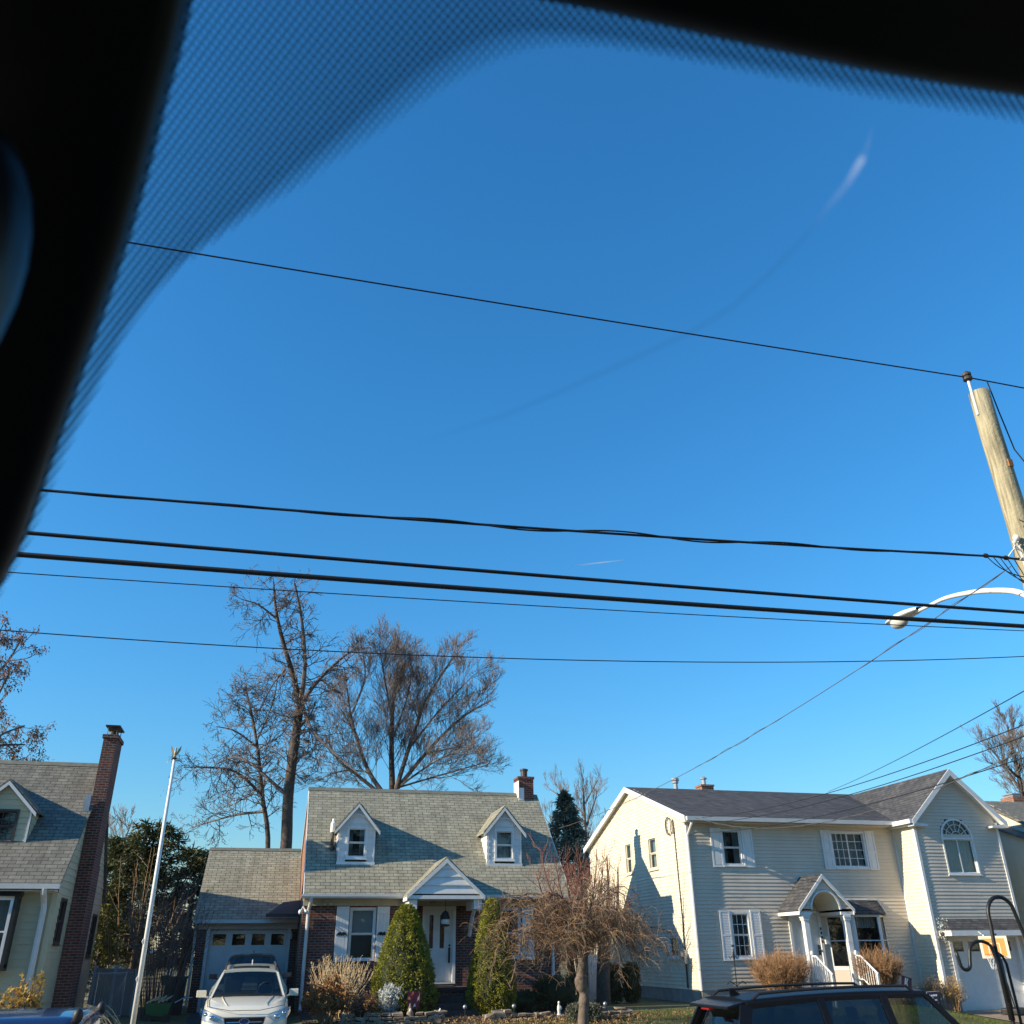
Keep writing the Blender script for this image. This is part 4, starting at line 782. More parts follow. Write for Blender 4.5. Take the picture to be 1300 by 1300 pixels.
def cabin_mats():
    M['cabin'] = mat('black_cabin_trim', (.006, .0065, .0075), .42, 0, spec=.35)
    M['cabingloss'] = mat('dark_gloss_trim', (.01, .011, .013), .32, 0, spec=.35)
    M['screen'] = glassmat('windshield_glass', (.985, .99, .99), spec=-.06)
    m, t, b = nodes('frit_dots'); N = t.nodes; L = t.links; out = N['Material Output']
    tc = N.new('ShaderNodeUVMap'); tc.uv_map = 'UVMap'; mp = N.new('ShaderNodeMapping'); mp.inputs['Rotation'].default_value = (0, 0, radians(38)); mp.inputs['Scale'].default_value = (250, 250, 250); L.new(tc.outputs[0], mp.inputs[0])
    fr = N.new('ShaderNodeVectorMath'); fr.operation = 'FRACTION'; L.new(mp.outputs[0], fr.inputs[0])
    sb = N.new('ShaderNodeVectorMath'); sb.operation = 'SUBTRACT'; sb.inputs[1].default_value = (.5, .5, 0); L.new(fr.outputs[0], sb.inputs[0])
    ml = N.new('ShaderNodeVectorMath'); ml.operation = 'MULTIPLY'; ml.inputs[1].default_value = (1, 1, 0); L.new(sb.outputs[0], ml.inputs[0])
    ln = N.new('ShaderNodeVectorMath'); ln.operation = 'LENGTH'; L.new(ml.outputs[0], ln.inputs[0])
    ed = N.new('ShaderNodeUVMap'); ed.uv_map = 'edge'; sx = N.new('ShaderNodeSeparateXYZ'); L.new(ed.outputs[0], sx.inputs[0])
    rp = N.new('ShaderNodeValToRGB'); e = rp.color_ramp.elements; e[0].position = 0; e[0].color = (.0, .0, .0, 1); e[1].position = .16; e[1].color = (.435, .435, .435, 1); x = e.new(.05); x.color = (.26, .26, .26, 1); x = e.new(.8); x.color = (.34, .34, .34, 1); L.new(sx.outputs[0], rp.inputs[0])
    lt = N.new('ShaderNodeMath'); lt.operation = 'LESS_THAN'; L.new(ln.outputs['Value'], lt.inputs[0]); L.new(rp.outputs[0], lt.inputs[1])
    tr = N.new('ShaderNodeBsdfTransparent'); b.inputs['Base Color'].default_value = (.012, .012, .012, 1); b.inputs['Roughness'].default_value = .5
    mx = N.new('ShaderNodeMixShader'); L.new(lt.outputs[0], mx.inputs[0]); L.new(tr.outputs[0], mx.inputs[1]); L.new(b.outputs[0], mx.inputs[2]); L.new(mx.outputs[0], out.inputs[0])
    M['frit'] = m
    m, t, b = nodes('streak_on_glass'); N = t.nodes; L = t.links; out = N['Material Output']
    uv = N.new('ShaderNodeUVMap'); sx = N.new('ShaderNodeSeparateXYZ'); L.new(uv.outputs[0], sx.inputs[0])
    rp = N.new('ShaderNodeValToRGB'); e = rp.color_ramp.elements; e[0].position = 0; e[0].color = (.0, .0, .0, 1); e[1].position = .16; e[1].color = (.55, .55, .55, 1)
    for p, v in ((.08, .10), (.12, .05), (.24, .14), (.30, .09), (.36, .06), (.45, .09), (.7, .10), (.9, .04), (1, 0)): q = e.new(p); q.color = (v, v, v, 1)
    L.new(sx.outputs[0], rp.inputs[0]); mu = N.new('ShaderNodeMath'); mu.operation = 'MULTIPLY'; L.new(rp.outputs[0], mu.inputs[0]); L.new(sx.outputs[1], mu.inputs[1])
    tr = N.new('ShaderNodeBsdfTransparent'); tl = N.new('ShaderNodeBsdfTranslucent'); r2 = N.new('ShaderNodeValToRGB'); q = r2.color_ramp.elements; q[0].position = .26; q[0].color = (.8, .85, .9, 1); q[1].position = .36; q[1].color = (.03, .04, .06, 1); L.new(sx.outputs[0], r2.inputs[0]); L.new(r2.outputs[0], tl.inputs[0])
    mx = N.new('ShaderNodeMixShader'); L.new(mu.outputs[0], mx.inputs[0]); L.new(tr.outputs[0], mx.inputs[1]); L.new(tl.outputs[0], mx.inputs[2]); L.new(mx.outputs[0], out.inputs[0]); M['streak'] = m
cabin_mats(); own_car()
# ------------------------------------------------------------------ parked vehicles
def car(name, label, paint, loc, rz, pitch=0, glass='cglass', L=4.62, Wd=.91, H=1.72, hood=1.0, rails='trim', sunroof=True, badge=False, spoiler=False, van=False, group=None):
    t = thing(name, label, 'van' if van else 'car', loc, 0, group); t.rotation_euler = (Matrix.Rotation(rz, 3, 'Z') @ Matrix.Rotation(pitch, 3, 'Y')).to_euler()
    h = L/2; zc = hood+.09; zb = hood+.07
    cowl, hdx = h-1.42, h-2.02; rr = -h+.42
    if van: cowl, hdx, rr = h-.75, h-1.25, -h+.06
    st = [(h, .50, hood-.38, 0, .36), (h-.05, .70, hood-.18, .015, .28), (h-.16, .82, hood-.05, .03, .24), (h-.45, .885, hood-.01, .045, .2), (cowl+.35, .905, hood+.04, .045, .2), (cowl, .91, zc-.01, .03, .2), (hdx, .91, zb, 0, .2), (0, .91, zb, 0, .2), (rr, .905, zb+.03, 0, .22), (-h+.1, .88, zb+.0, 0, .28), (-h+.02, .80, hood-.1, 0, .4)]
    if van: st = [(h, .6, hood-.3, 0, .36), (h-.04, .8, hood-.1, .02, .28), (h-.3, .9, hood+.02, .03, .22), (cowl, .91, zc, .02, .2), (0, .91, zb, 0, .2), (-h+.05, .9, zb, 0, .25), (-h, .85, zb-.1, 0, .4)]
    k = Wd/.91; b = MB(); rows = []
    for x, w, zt, cr, z0 in st:
        w *= k; hw = [(0, zt+cr), (.35*w, zt+cr*.9), (.7*w, zt+cr*.4), (.90*w, zt-.01), (.975*w, zt-.06), (1.0*w, zt-.2), (1.0*w, (zt+z0)/2), (.985*w, z0+.14), (.9*w, z0), (.4*w, z0-.02)]
        rows.append([V((x, y, z)) for y, z in hw]+[V((x, -y, z)) for y, z in hw[::-1][:-1]]+[V((x, 0, zt+cr))])
    b.grid(rows); b.poly(rows[0][:-1]); b.poly(rows[-1][:-1][::-1])
    body = b.build('body', M[paint], t, smooth=True, fix=True)
    # roof
    zr = lambda x: H-.03-.05*((x-(hdx-.7))/1.6)**2 if not van else H-.02-.02*(x/1.5)**2
    wr = lambda x: (.62 if not van else .84)*k*(1-.03*((x)/2)**2)
    b = MB(); xs = [hdx+.02-(hdx-rr+.02)*i/10 for i in range(11)]
    def rs(x, dz): return [V((x, s*wr(x), zr(x)+.035*(1-abs(s)**2.5)-(.035 if abs(s) == 1 else 0)+dz)) for s in (-1, -.96, -.85, -.6, -.3, 0, .3, .6, .85, .96, 1)]
    up = [rs(x, 0) for x in xs]; dn = [rs(x, -.05) for x in xs]
    b.grid(up); b.grid([r[::-1] for r in dn]); b.grid([up[0], dn[0]]); b.grid([up[-1], dn[-1]]); b.grid([[r[0] for r in up], [r[0] for r in dn]]); b.grid([[r[-1] for r in up], [r[-1] for r in dn]])
    roof = b.build('roof', M[paint], t, smooth=False)
    roof.data.polygons.foreach_set('use_smooth', [True]*len(roof.data.polygons))
    # pillars
    A = [(cowl+.02, .80*k, zc-.02), (hdx, wr(hdx)-.01, zr(hdx)-.03)]
    if not van:
        posts = [A, [(hdx-.62, .85*k, zb), (hdx-.66, wr(hdx-.66)-.015, zr(hdx-.66)-.04)], [(hdx-1.58, .86*k, zb), (hdx-1.60, wr(hdx-1.6)-.015, zr(hdx-1.6)-.04)], [(-h+.16, .80*k, zb+.02), (rr, wr(rr)-.03, zr(rr)-.04)]]; pw = [.045, .05, .05, .085]
    else:
        posts = [A, [(hdx-.9, .88*k, zb), (hdx-.92, wr(0)-.01, zr(0)-.04)], [(-h+.06, .88*k, zb), (rr, wr(rr)-.02, zr(rr)-.04)]]; pw = [.05, .06, .07]
    b = MB()
    for s in (-1, 1):
        for (p, q), w in zip(posts, pw):
            p, q = V((p[0], p[1]*s, p[2])), V((q[0], q[1]*s, q[2])); d = (q-p)
            b.obox((p+q)/2, V((w, 0, 0)), V((0, .022, 0)), d/2)
        b.tube([V((p[0][0], (p[0][1]+.012)*s, p[0][2])) for p in posts], .03, 6)
    b.build('pillars', M[paint], t)
    # glass
    def quad(a, c, d, e, nm, gm):
        g = MB(); n = 8; a, c, d, e = map(V, (a, c, d, e)); bow = .05 if nm in ('windshield', 'rear_window') else 0; dirx = V((1 if nm == 'windshield' else -1, 0, 0))
        g.grid([[(a.lerp(c, i/n)).lerp(e.lerp(d, i/n), j/4)+dirx*bow*(1-(2*i/n-1)**2) for i in range(n+1)] for j in range(5)]); return g.build(nm, M[gm], t, smooth=True)
    (a0, a1) = A
    quad((a0[0], -a0[1]+.0, a0[2]), (a0[0], a0[1], a0[2]), (a1[0], a1[1], a1[2]), (a1[0], -a1[1], a1[2]), 'windshield', glass)
    for s in (-1, 1):
        for (p, q), (p2, q2) in zip(posts, posts[1:]):
            m = 'tint' if (p[0] < hdx-.3) else glass
            if van and p[0] < hdx-.3: m = paint
            quad((p[0], p[1]*s, p[2]), (p2[0], p2[1]*s, p2[2]), (q2[0], q2[1]*s, q2[2]), (q[0], q[1]*s, q[2]), 'side_panel' if m == paint else 'side_window', m)
    p, q = posts[-1]; quad((p[0], -p[1], p[2]), (p[0], p[1], p[2]), (q[0], q[1], q[2]), (q[0], -q[1], q[2]), 'rear_window' if not van else 'rear_door', 'tint' if not van else paint)
    b = MB(); b.box(posts[-1][0][0]+.06, cowl-.05, -.78*k, .78*k, zb-.15, zb+.01); b.build('interior', M['carseat'], t)
    for x in ((hdx-.45, hdx-1.45) if not van else (hdx-.3,)):
        for y in (-.38, .38):
            b = MB(); b.obox((x, y, zb+.12), (.06, 0, .02), (0, .2, 0), (-.02, 0, .2)); b.obox((x-.05, y, zb+.42), (.04, 0, 0), (0, .11, 0), (-.01, 0, .08)); b.build('seat', M['carseat'], t, bevel=.03)
    b = MB(); b.tube([(cowl-.35+.06*sin(a), .38+.17*cos(a), zb+.1+.17*sin(a)) for a in (2*pi*i/20 for i in range(21))], .014, 6); b.build('steering_wheel', M['black'], t)
    b = MB(); b.obox((hdx+.12, 0, zr(hdx)-.16), (.012, 0, 0), (0, .11, 0), (0, 0, .03)); b.build('rear_view_mirror', M['black'], t)
    # outside mirrors, lamps, grille, bumper, wheels
    for s in (-1, 1):
        b = MB(); b.obox((cowl-.30, s*(Wd+.11), zb+.06), (.06, 0, .0), (.01, .105, 0), (0, 0, .07)); b.tube([(cowl-.28, s*(Wd-.06), zb-.02), (cowl-.29, s*(Wd+.06), zb+.02)], .025, 6); m = b.build('wing_mirror', M[paint], t, bevel=.035)
        b = MB(); b.box(cowl-.39, cowl-.37, s*(Wd+.11)-.085, s*(Wd+.11)+.085, zb+.0, zb+.12); b.build('mirror_glass', M['chrome'], m)
        b = MB(); P_ = [(h-.06, .42, hood-.20), (h-.13, .62, hood-.14), (h-.30, .845, hood-.06), (h-.52, .90, hood-.07), (h-.46, .915, hood-.16), (h-.2, .83, hood-.27), (h-.08, .6, hood-.30)]
        b.prism([(x+.035, s*y*k*1.01, z+.045) for x, y, z in P_], (.03, s*.02, .0)); hl = b.build('headlight', M['lamp'], t)
        b = MB(); b.ell((h-.06, s*.66*k, hood-.165), .06, .07, .045); b.ell((h-.19, s*.80*k, hood-.115), .06, .05, .04); b.build('reflector', M['chrome'], hl, smooth=True)
        b = MB(); b.box(-h-.0, -h+.12, s*.70*k-.12, s*.70*k+.12, hood-.25, hood-.02); b.build('tail_light', M['red'], t, bevel=.02)
    b = MB(); b.prism([(h+.015, y*k, z) for y, z in ((-.42, hood-.17), (.42, hood-.17), (.38, hood-.30), (.25, hood-.44), (-.25, hood-.44), (-.38, hood-.30))], (.01, 0, 0)); gr = b.build('grille', M['black'], t)
    b = MB(); b.tube([(h+.03, y*k, z) for y, z in ((-.38, hood-.30), (-.43, hood-.165), (.43, hood-.165), (.38, hood-.30), (.25, hood-.45), (-.25, hood-.45), (-.38, hood-.30))], .014, 6)
    for z in (.25, .35): b.tube([(h+.03, -.36*k, hood-z), (h+.03, .36*k, hood-z)], .012, 5)
    b.build('grille_surround', M['chrome'], gr)
    if badge:
        b = MB(); b.tube([(h+.045, .10*cos(a), hood-.235+.052*sin(a)) for a in (2*pi*i/24 for i in range(25))], .007, 5); b.build('badge_ring', M['chrome'], gr)
        b = MB(); b.prism([(h+.036, .095*cos(2*pi*i/24), hood-.235+.047*sin(2*pi*i/24)) for i in range(24)], (.006, 0, 0)); b.build('badge', M['badgeblue'], gr)
        b = MB()
        for y, z, r in ((-.055, .012, .016), (-.02, -.018, .01), (.0, .015, .01), (.02, -.02, .01), (.045, .012, .01), (.055, -.012, .01)):
            b.prism([(h+.043, y+(r if i % 2 == 0 else r*.35)*cos(pi*i/4), hood-.235+z+(r if i % 2 == 0 else r*.35)*sin(pi*i/4)) for i in range(8)], (.004, 0, 0))
        b.build('badge_stars', M['chrome'], gr)
    b = MB(); b.box(h-.1, h+.04, -.6*k, .6*k, .42, .48); b.box(-h-.04, -h+.1, -.7*k, .7*k, .45, .6); b.build('bumper', M['blackplastic'], t, bevel=.03)
    b = MB()
    for s in (-1, 1):
        q = [V((h-.35, s*.40, hood+.035)), V((h-.8, s*.47, hood+.052)), V((cowl+.1, s*.55, zc+.01))]; b.tube(q, [.004, .012, .008], 6)
    b.build('hood_crease', M[paint], body)
    b = MB()
    for s in (-1, 1): b.tube([(h-.14, s*.58*k, hood-.005), (h-.42, s*.80*k, hood+.012), (cowl+.35, s*.835*k, hood+.046), (cowl, s*.84*k, zc-.0)], .006, 4)
    b.tube([(h-.14, -.58*k, hood-.005), (h-.07, -.3*k, hood-.045), (h-.06, 0, hood-.04), (h-.07, .3*k, hood-.045), (h-.14, .58*k, hood-.005)], .006, 4); b.build('hood_gap', M['black'], body)
    b = MB(); b.tube([(cowl+.04, -.72*k, zc+.02), (cowl+.1, 0, zc+.035), (cowl+.04, .72*k, zc+.02)], .02, 6); b.tube([(cowl+.03, -.6, zc+.045), (cowl-.05, .1, zc+.09)], .009, 4); b.build('wiper', M['black'], t)
    for x in (h-.86, -h+.86):
        for s in (-1, 1):
            w = MB(); y = s*(Wd-.13); w.lathe([(.20, -.1), (.30, -.105), (.335, -.07), (.335, .07), (.30, .105), (.20, .1)], (x, y, .335), 24, 'y'); wl = w.build('wheel', M['tyre'], t)
            w = MB(); w.lathe([(.04, .08), (.06, .085), (.205, .06), (.205, -.06)] if s > 0 else [(.04, -.08), (.06, -.085), (.205, -.06), (.205, .06)], (x, y, .335), 16, 'y'); w.build('rim', M['galv'], wl)
    if rails:
        for s in (-1, 1):
            b = MB(); xx = [hdx-.25-(hdx-rr-.45)*i/8 for i in range(9)]
            b.tube([V((xx[0]+.1, s*(wr(xx[0])-.05), zr(xx[0])+.0))]+[V((x, s*(wr(x)-.05), zr(x)+.065)) for x in xs_(xx)]+[V((xx[-1]-.1, s*(wr(xx[-1])-.05), zr(xx[-1])-.0))], .02, 6); b.build('roof_rail', M[rails], roof)
    if sunroof:
        b = MB(); b.grid([[V((x, y, zr(x)+.035*(1-abs(y/wr(x))**2.5)+.006)) for y in (-.42, -.2, 0, .2, .42)] for x in (hdx-.22, hdx-.5, hdx-.8)]); b.build('sunroof', M['sunroof'], roof, smooth=True)
    if not van:
        b = MB(); x = rr+.15; b.prism([(x+.12, -.012, zr(x)+.02), (x-.06, -.012, zr(x)+.02), (x-.07, -.012, zr(x)+.12), (x-.03, -.012, zr(x)+.12)], (0, .024, 0)); b.build('aerial', M[paint], roof)
    if spoiler:
        b = MB(); b.prism([(rr+.1, -.56*k, zr(rr)+.02), (rr-.26, -.54*k, zr(rr)-.06), (rr-.26, -.54*k, zr(rr)-.095), (rr+.1, -.56*k, zr(rr)-.04)], (0, 1.1*k, 0)); b.build('spoiler', M[paint], roof, bevel=.012)
        b = MB(); b.box(rr-.30, rr-.24, -.12, .12, zr(rr)-.115, zr(rr)-.095); b.build('brake_light', M['red'], roof)
    return t
def xs_(x): return x
M['paintwhite'] = mat('white_car_paint', (.76, .71, .57), .3, 0, coat=.8)
M['paintblack'] = mat('black_car_paint', (.006, .007, .010), .35, 0, coat=0, spec=.2)
M['paintblue'] = mat('dark_blue_car_paint', (.012, .035, .12), .25, 0, coat=1)
M['paintgrey'] = mat('dark_bronze_car_paint', (.05, .042, .036), .3, 0, coat=.8)
M['lamp'] = glassmat('lamp_lens', (.75, .82, .9), spec=.1)
M['red'] = mat('red_lens', (.25, .01, .01), .2, 0)
M['badgeblue'] = mat('blue_badge', (.02, .05, .18), .25, 0)
M['sunroof'] = mat('sunroof_glass', (.03, .035, .03), .06, 0)
car('white_car', 'white crossover with sunroof parked nose-out on the driveway beside the brick cape', 'paintwhite', (-.22, 24.45, .41), radians(-90), radians(3.5), badge=True, hood=1.12)
car('dark_car', 'dark bronze crossover parked on the driveway right behind the white one', 'paintgrey', (-.25, 29.7, .76), radians(-90), radians(1.8), H=1.66, sunroof=False, rails=None)
car('black_car', 'black sport utility car with roof rails parked along the near kerb', 'paintblack', (8.28, 12.55, -.05), 0, 0, glass='cglass', L=5.1, Wd=.97, H=1.95, hood=1.12, rails='blackplastic', sunroof=False, spoiler=True)

def blue_van():
    t = thing('blue_van', 'dark blue van parked along the near kerb at the left edge', 'van', (-1.80, 12.5, 0)); w, H, L = .93, 1.86, 4.9; b = MB(); rows = []
    prof = [(-w*.9, .28), (-w, .45), (-w, 1.1), (-w*.99, 1.55)]+[(-w*.97+.17*(1-cos(a)), H-.20+.17*sin(a)) for a in (pi/2*i/7 for i in range(8))]
    prof += [(-.4, H+.0), (0, H+.02)]; prof = prof+[(-y, z) for y, z in prof[::-1][1:]]
    def sec(x, sc, dz=0, lim=None): return [V((x, y*sc, .28+(min(z, lim) if lim else z)*1-.28-dz*(z > 1.2))) for y, z in prof]
    for x, sc, dz, lim in ((0, .90, .10, None), (-.02, .955, .05, None), (-.07, .985, .015, None), (-.18, 1, 0, None), (-1.2, 1, 0, None), (-2.2, 1, 0, None), (-3.1, 1, .01, None), (-3.5, .98, .05, None), (-4.1, .96, 0, 1.22), (-4.7, .93, 0, 1.0), (-4.88, .85, 0, .85)): rows.append(sec(x, sc, dz, lim))
    b.grid(rows); b.poly(rows[0][::-1]); b.poly(rows[-1]); b.build('body', M['paintblue'], t, smooth=True, fix=True)
    b = MB(); b.poly([(-3.48, -.72, 1.66), (-3.48, .72, 1.66), (-4.12, .80, 1.25), (-4.12, -.80, 1.25)]); b.build('windshield', M['tint'], t)
    for s_ in (-1, 1):
        b = MB(); b.prism([(-2.4, s_*(w+.004), 1.12), (-3.3, s_*(w+.004), 1.12), (-3.2, s_*(w-.002), 1.55), (-2.4, s_*(w-.002), 1.55)], (0, s_*.006, 0)); b.build('side_window', M['sunroof'], t)
        b = MB(); b.ell((-.05, s_*.80, H-.03), .055, .05, .075, 14, 8); b.ell((-.10, s_*.80, H-.10), .05, .045, .03); mk = b.build('marker_lamp', M['blackplastic'], t, smooth=True)
        b = MB(); b.box(-.075, -.035, s_*.905-.012, s_*.905+.012, H-.30, H-.18); b.build('reflector', M['galv'], mk)
        b = MB(); b.tube([(.012, s_*.80, .5), (.014, s_*.82, 1.2), (.0, s_*.78, H-.22), (-.03, s_*.70, H-.12)], .02, 8); b.build('rear_seal', M['chrome'], t)
        for x in (-.9, -3.9):
            q = MB(); q.lathe([(.20, -.1), (.30, -.105), (.335, -.07), (.335, .07), (.30, .105), (.20, .1)], (x, s_*.82, .335), 24, 'y'); wl = q.build('wheel', M['tyre'], t); q = MB(); q.lathe([(.05, s_*.08), (.205, s_*.06), (.205, -s_*.06)], (x, s_*.82, .335), 16, 'y'); q.build('rim', M['galv'], wl)
    b = MB(); b.box(-.01, .10, -.85, .85, .42, .58); b.build('bumper', M['blackplastic'], t, bevel=.03)
blue_van()
# ------------------------------------------------------------------ utility pole, street lamp and wires
def pole():
    t = thing('utility_pole', 'tall weathered wooden utility pole with grey transformer at the right edge', 'utility pole', (10.36, 9.7, .15))
    H = 10.28; b = MB(); n = 14; b.tube([(0, 0, -.4)]+[(.012*sin(i*1.3), 0, H*i/n) for i in range(n+1)], [.19-.035*i/(n+1) for i in range(n+2)], 18); b.build('shaft', M['wood'], t, smooth=True)
    b = MB(); b.tube([(-.17, -.02, H-.45), (-.17, -.02, H+.22)], .02, 6); b.build('insulator_pin', M['white'], t)
    b = MB(); b.lathe([(.03, .2), (.07, .22), (.075, .26), (.05, .28), (.07, .30), (.07, .34), (.03, .38)], (-.17, -.02, H), 12); b.build('insulator', M['trim'], t)
    b = MB(); b.lathe([(.02, 7.1), (.25, 7.12), (.27, 7.2), (.27, 8.05), (.25, 8.12), (.03, 8.15)], (.34, -.33, 0), 20); tr = b.build('transformer', M['galv'], t, smooth=False)
    b = MB(); b.lathe([(.06, 8.1), (.09, 8.16), (.05, 8.2), (.085, 8.26), (.05, 8.3), (.075, 8.36), (.03, 8.42)], (.26, -.40, 0), 10); b.build('bushing', M['trim'], tr)
    b = MB(); b.box(.05, .2, -.3, -.05, 7.3, 7.4); b.box(.05, .2, -.3, -.05, 7.85, 7.95); b.build('bracket', M['galv'], tr)
    b = MB(); b.tube([(.12, -.1, H+.18), (.15, -.12, H-.4), (.22, -.13, H-1.1), (.25, -.3, H-1.6), (.26, -.40, 8.4)], .011, 5); b.build('drop_lead', M['cable'], t)
    b = MB(); b.box(-.03, .05, -.19, -.165, H-1.45, H-1.33); b.build('tag', M['orangebrown'], t)
    b = MB()
    for z, x in ((H-2.5, -.05), (H-2.9, .0), (H-3.3, .03)): b.obox((x, -.172, z), (.035, 0, -.02), (0, .012, 0), (.006, 0, .012))
    b.build('gouge', M['black'], t)
    b = MB(); b.ell((-.21, -.1, H-2.65), .05, .05, .05); b.ell((-.26, -.1, H-2.72), .03, .03, .03); b.tube([(-.2, -.1, H-2.7), (-.185, -.06, 4.9)], .012, 5); b.build('clamp', M['white'], t)
    b = MB(); rng = random.Random(4)
    for k in range(5):
        x0, x1 = -.95+.12*k, -.17+.03*k; dz = .25+.09*k
        b.tube(spline_([(x0, -.2, 7.24), (x0+.16, -.22, 7.24-dz*.7), (x0+.42, -.24, 7.2-dz), (x1-.05, -.22, 7.15-dz*.7), (x1, -.2, 7.28+.05*k)]), .0085, 4)
    for k in range(2): b.ell((-.62-.34*k, -.22, 7.22), .05, .03, .035)
    b.tube(spline_([(-.15, -.18, 7.9), (.02, -.22, 7.75), (-.05, -.23, 7.45), (.08, -.22, 7.3), (-.1, -.21, 7.1), (.05, -.21, 6.95)]), .009, 4)
    b.build('loose_wire', M['cable'], t)
    b = MB()
    for k in range(3): b.tube(spline_([(-.55+.1*k, -.2, 7.26), (-.42, -.23, 7.38+.04*k), (-.28, -.22, 7.30), (-.38+.06*k, -.22, 7.22), (-.22, -.2, 7.26+.03*k)]), .008, 4)
    b.build('loose_wire', M['white'], t)
def spline_(p): return spline(p, 5)
def spline(pts, k=6):
    pts = [V(p) for p in pts]; out = []
    for i in range(len(pts)-1):
        p0, p1, p2, p3 = pts[max(i-1, 0)], pts[i], pts[i+1], pts[min(i+2, len(pts)-1)]
        for j in range(k):
            t = j/k; out.append(.5*((2*p1)+(p2-p0)*t+(2*p0-5*p1+4*p2-p3)*t*t+(3*p1-p0-3*p2+p3)*t**3))
    out.append(pts[-1]); return out
M['servwire'] = mat('grey_service_wire', (.09, .09, .09), .6, .0)
M['orangebrown'] = mat('rusty_tag', (.30, .14, .05), .8, .1)
pole()
def lamp():
    t = thing('street_lamp', 'white cobra-head street lamp on a curved arm fixed to the wooden pole', 'street lamp', (10.40, 9.86, 6.95))
    b = MB(); pts = spline_([V((0, 0, 0)), V((-.03, .25, .20)), V((-.05, .75, .40)), V((-.07, 1.25, .53)), V((-.07, 1.65, .60)), V((-.07, 2.0, .61)), V((-.07, 2.35, .62))])
    b.tube(pts, [.05-.024*i/(len(pts)-1) for i in range(len(pts))], 10); b.build('arm', M['whitemetal'], t, smooth=True)
    b = MB(); rows = []
    for i in range(11):
        s = i/10; y = 2.25+s*.86; w = .155*sin(pi*min(1, .10+s*.82))**.55; z = .64+.03*s; hh = sin(pi*min(1, .12+s*.82))**.7
        rows.append([V((-.07+w*cos(a), y, z+(.085 if sin(a) > 0 else .05)*sin(a)*hh)) for a in (2*pi*k/16 for k in range(17))])
    b.grid(rows); b.build('lamp_head', M['whitemetal'], t, smooth=True)
    b = MB(); b.ell((-.07, 2.82, .60), .125, .20, .115, 16, 10); b.build('lens', M['lenswhite'], t, smooth=True)
M['lenswhite'] = mat('frosted_lens', (.55, .54, .50), .3, 0)
lamp()
def wire(name, label, pts, r, m='cable', sag=0, twist=False, group=None, n=40):
    P0 = [V(p) for p in pts]; b = MB(); out = []
    mx = max((c-a).length for a, c in zip(P0, P0[1:]))
    for a, c in zip(P0, P0[1:]):
        L = max(4, int(n*(c-a).length/20))
        for i in range(L): s = i/L; out.append(a.lerp(c, s)-V((0, 0, sag*((c-a).length/mx)**2*4*s*(1-s))))
    out.append(P0[-1]); b.tube(out, r, 6)
    if twist:
        d = (P0[-1]-P0[0]).normalized(); a = d.orthogonal().normalized(); c = d.cross(a); big = []
        o2 = [out[0].lerp(out[-1], 0)]
        dense = []
        for p, q in zip(out, out[1:]):
            for i in range(6): dense.append(p.lerp(q, i/6))
        b.tube([p+(a*cos(i*.22)+c*sin(i*.22))*(r*1.4+.012*sin(i*.05)) for i, p in enumerate(dense)], r*.7, 5)
    return tag(b.build(name, M[m], smooth=True), label, 'cable', group)
WG = 'wires along the street'
def xl(x, pts):  # extend a street wire along its own run
    return pts
wire('power_line', 'thin black top power line tied to the insulator on the pole tip', [(-26, 9.7, 11.3), (10.28, 9.68, 10.70), (24, 9.7, 10.35)], .011, sag=.18, group=WG)
wire('power_cable', 'twisted black power cable clamped to the pole below the transformer', [(-30, 9.5, 7.55), (9.55, 9.45, 7.36), (10.28, 9.55, 7.40), (26, 9.6, 7.5)], .016, sag=.55, twist=True, group=WG)
wire('telephone_cable', 'upper of the two thick black telephone cables passing in front of the street lamp', [(-30, 9.4, 6.75), (10.2, 9.4, 6.52), (26, 9.4, 6.7)], .022, sag=.22, group=WG)
wire('telephone_cable', 'lower thickest black telephone cable, with a lashed strand, below the street lamp', [(-30, 9.4, 6.5), (10.2, 9.4, 6.32), (26, 9.4, 6.5)], .029, sag=.26, twist=False, group=WG)
wire('thin_wire', 'thin wire just beneath the thick telephone cables', [(-30, 9.75, 6.5), (10.4, 9.75, 6.40), (26, 9.75, 6.6)], .006, sag=.40, group=WG)
wire('far_wire', 'lowest thin wire crossing the bare tree tops', [(-26, 19, 9.6), (23, 19, 9.85)], .012, sag=1.43)
DG = 'service wires to the houses'
def service(name, label, a, b_, r, sag, twist=False, m='cable'): return wire(name, label, [a, b_], r, m, sag, twist, DG, 60)
service('service_drop', 'sagging service wire from the pole past the white gable toward the brick house', (9.9, 9.6, 7.3), (9.9, 34, 6.44), .007, .5, True, 'servwire')
service('service_drop', 'twisted pale service wire ending at the front corner of the vinyl house', (10.55, 9.8, 5.15), (13.6, 28.72, 6.42), .007, .8, True, 'servwire')
service('service_drop', 'straight black service wire passing over the vinyl house roof, highest of its bunch', (10.55, 9.8, 5.9), (22.4, 34.0, 8.3), .008, .1)
for za, xb, zb, wd_ in ((5.40, 13.9, 6.4, 'upper'), (5.24, 13.7, 6.2, 'middle'), (4.95, 13.6, 5.9, 'lowest')):
    service('phone_drop', wd_+' of three thin black drop wires slanting to the vinyl house corner', (10.6, 9.85, za), (xb, 28.74, zb), .008, .3)
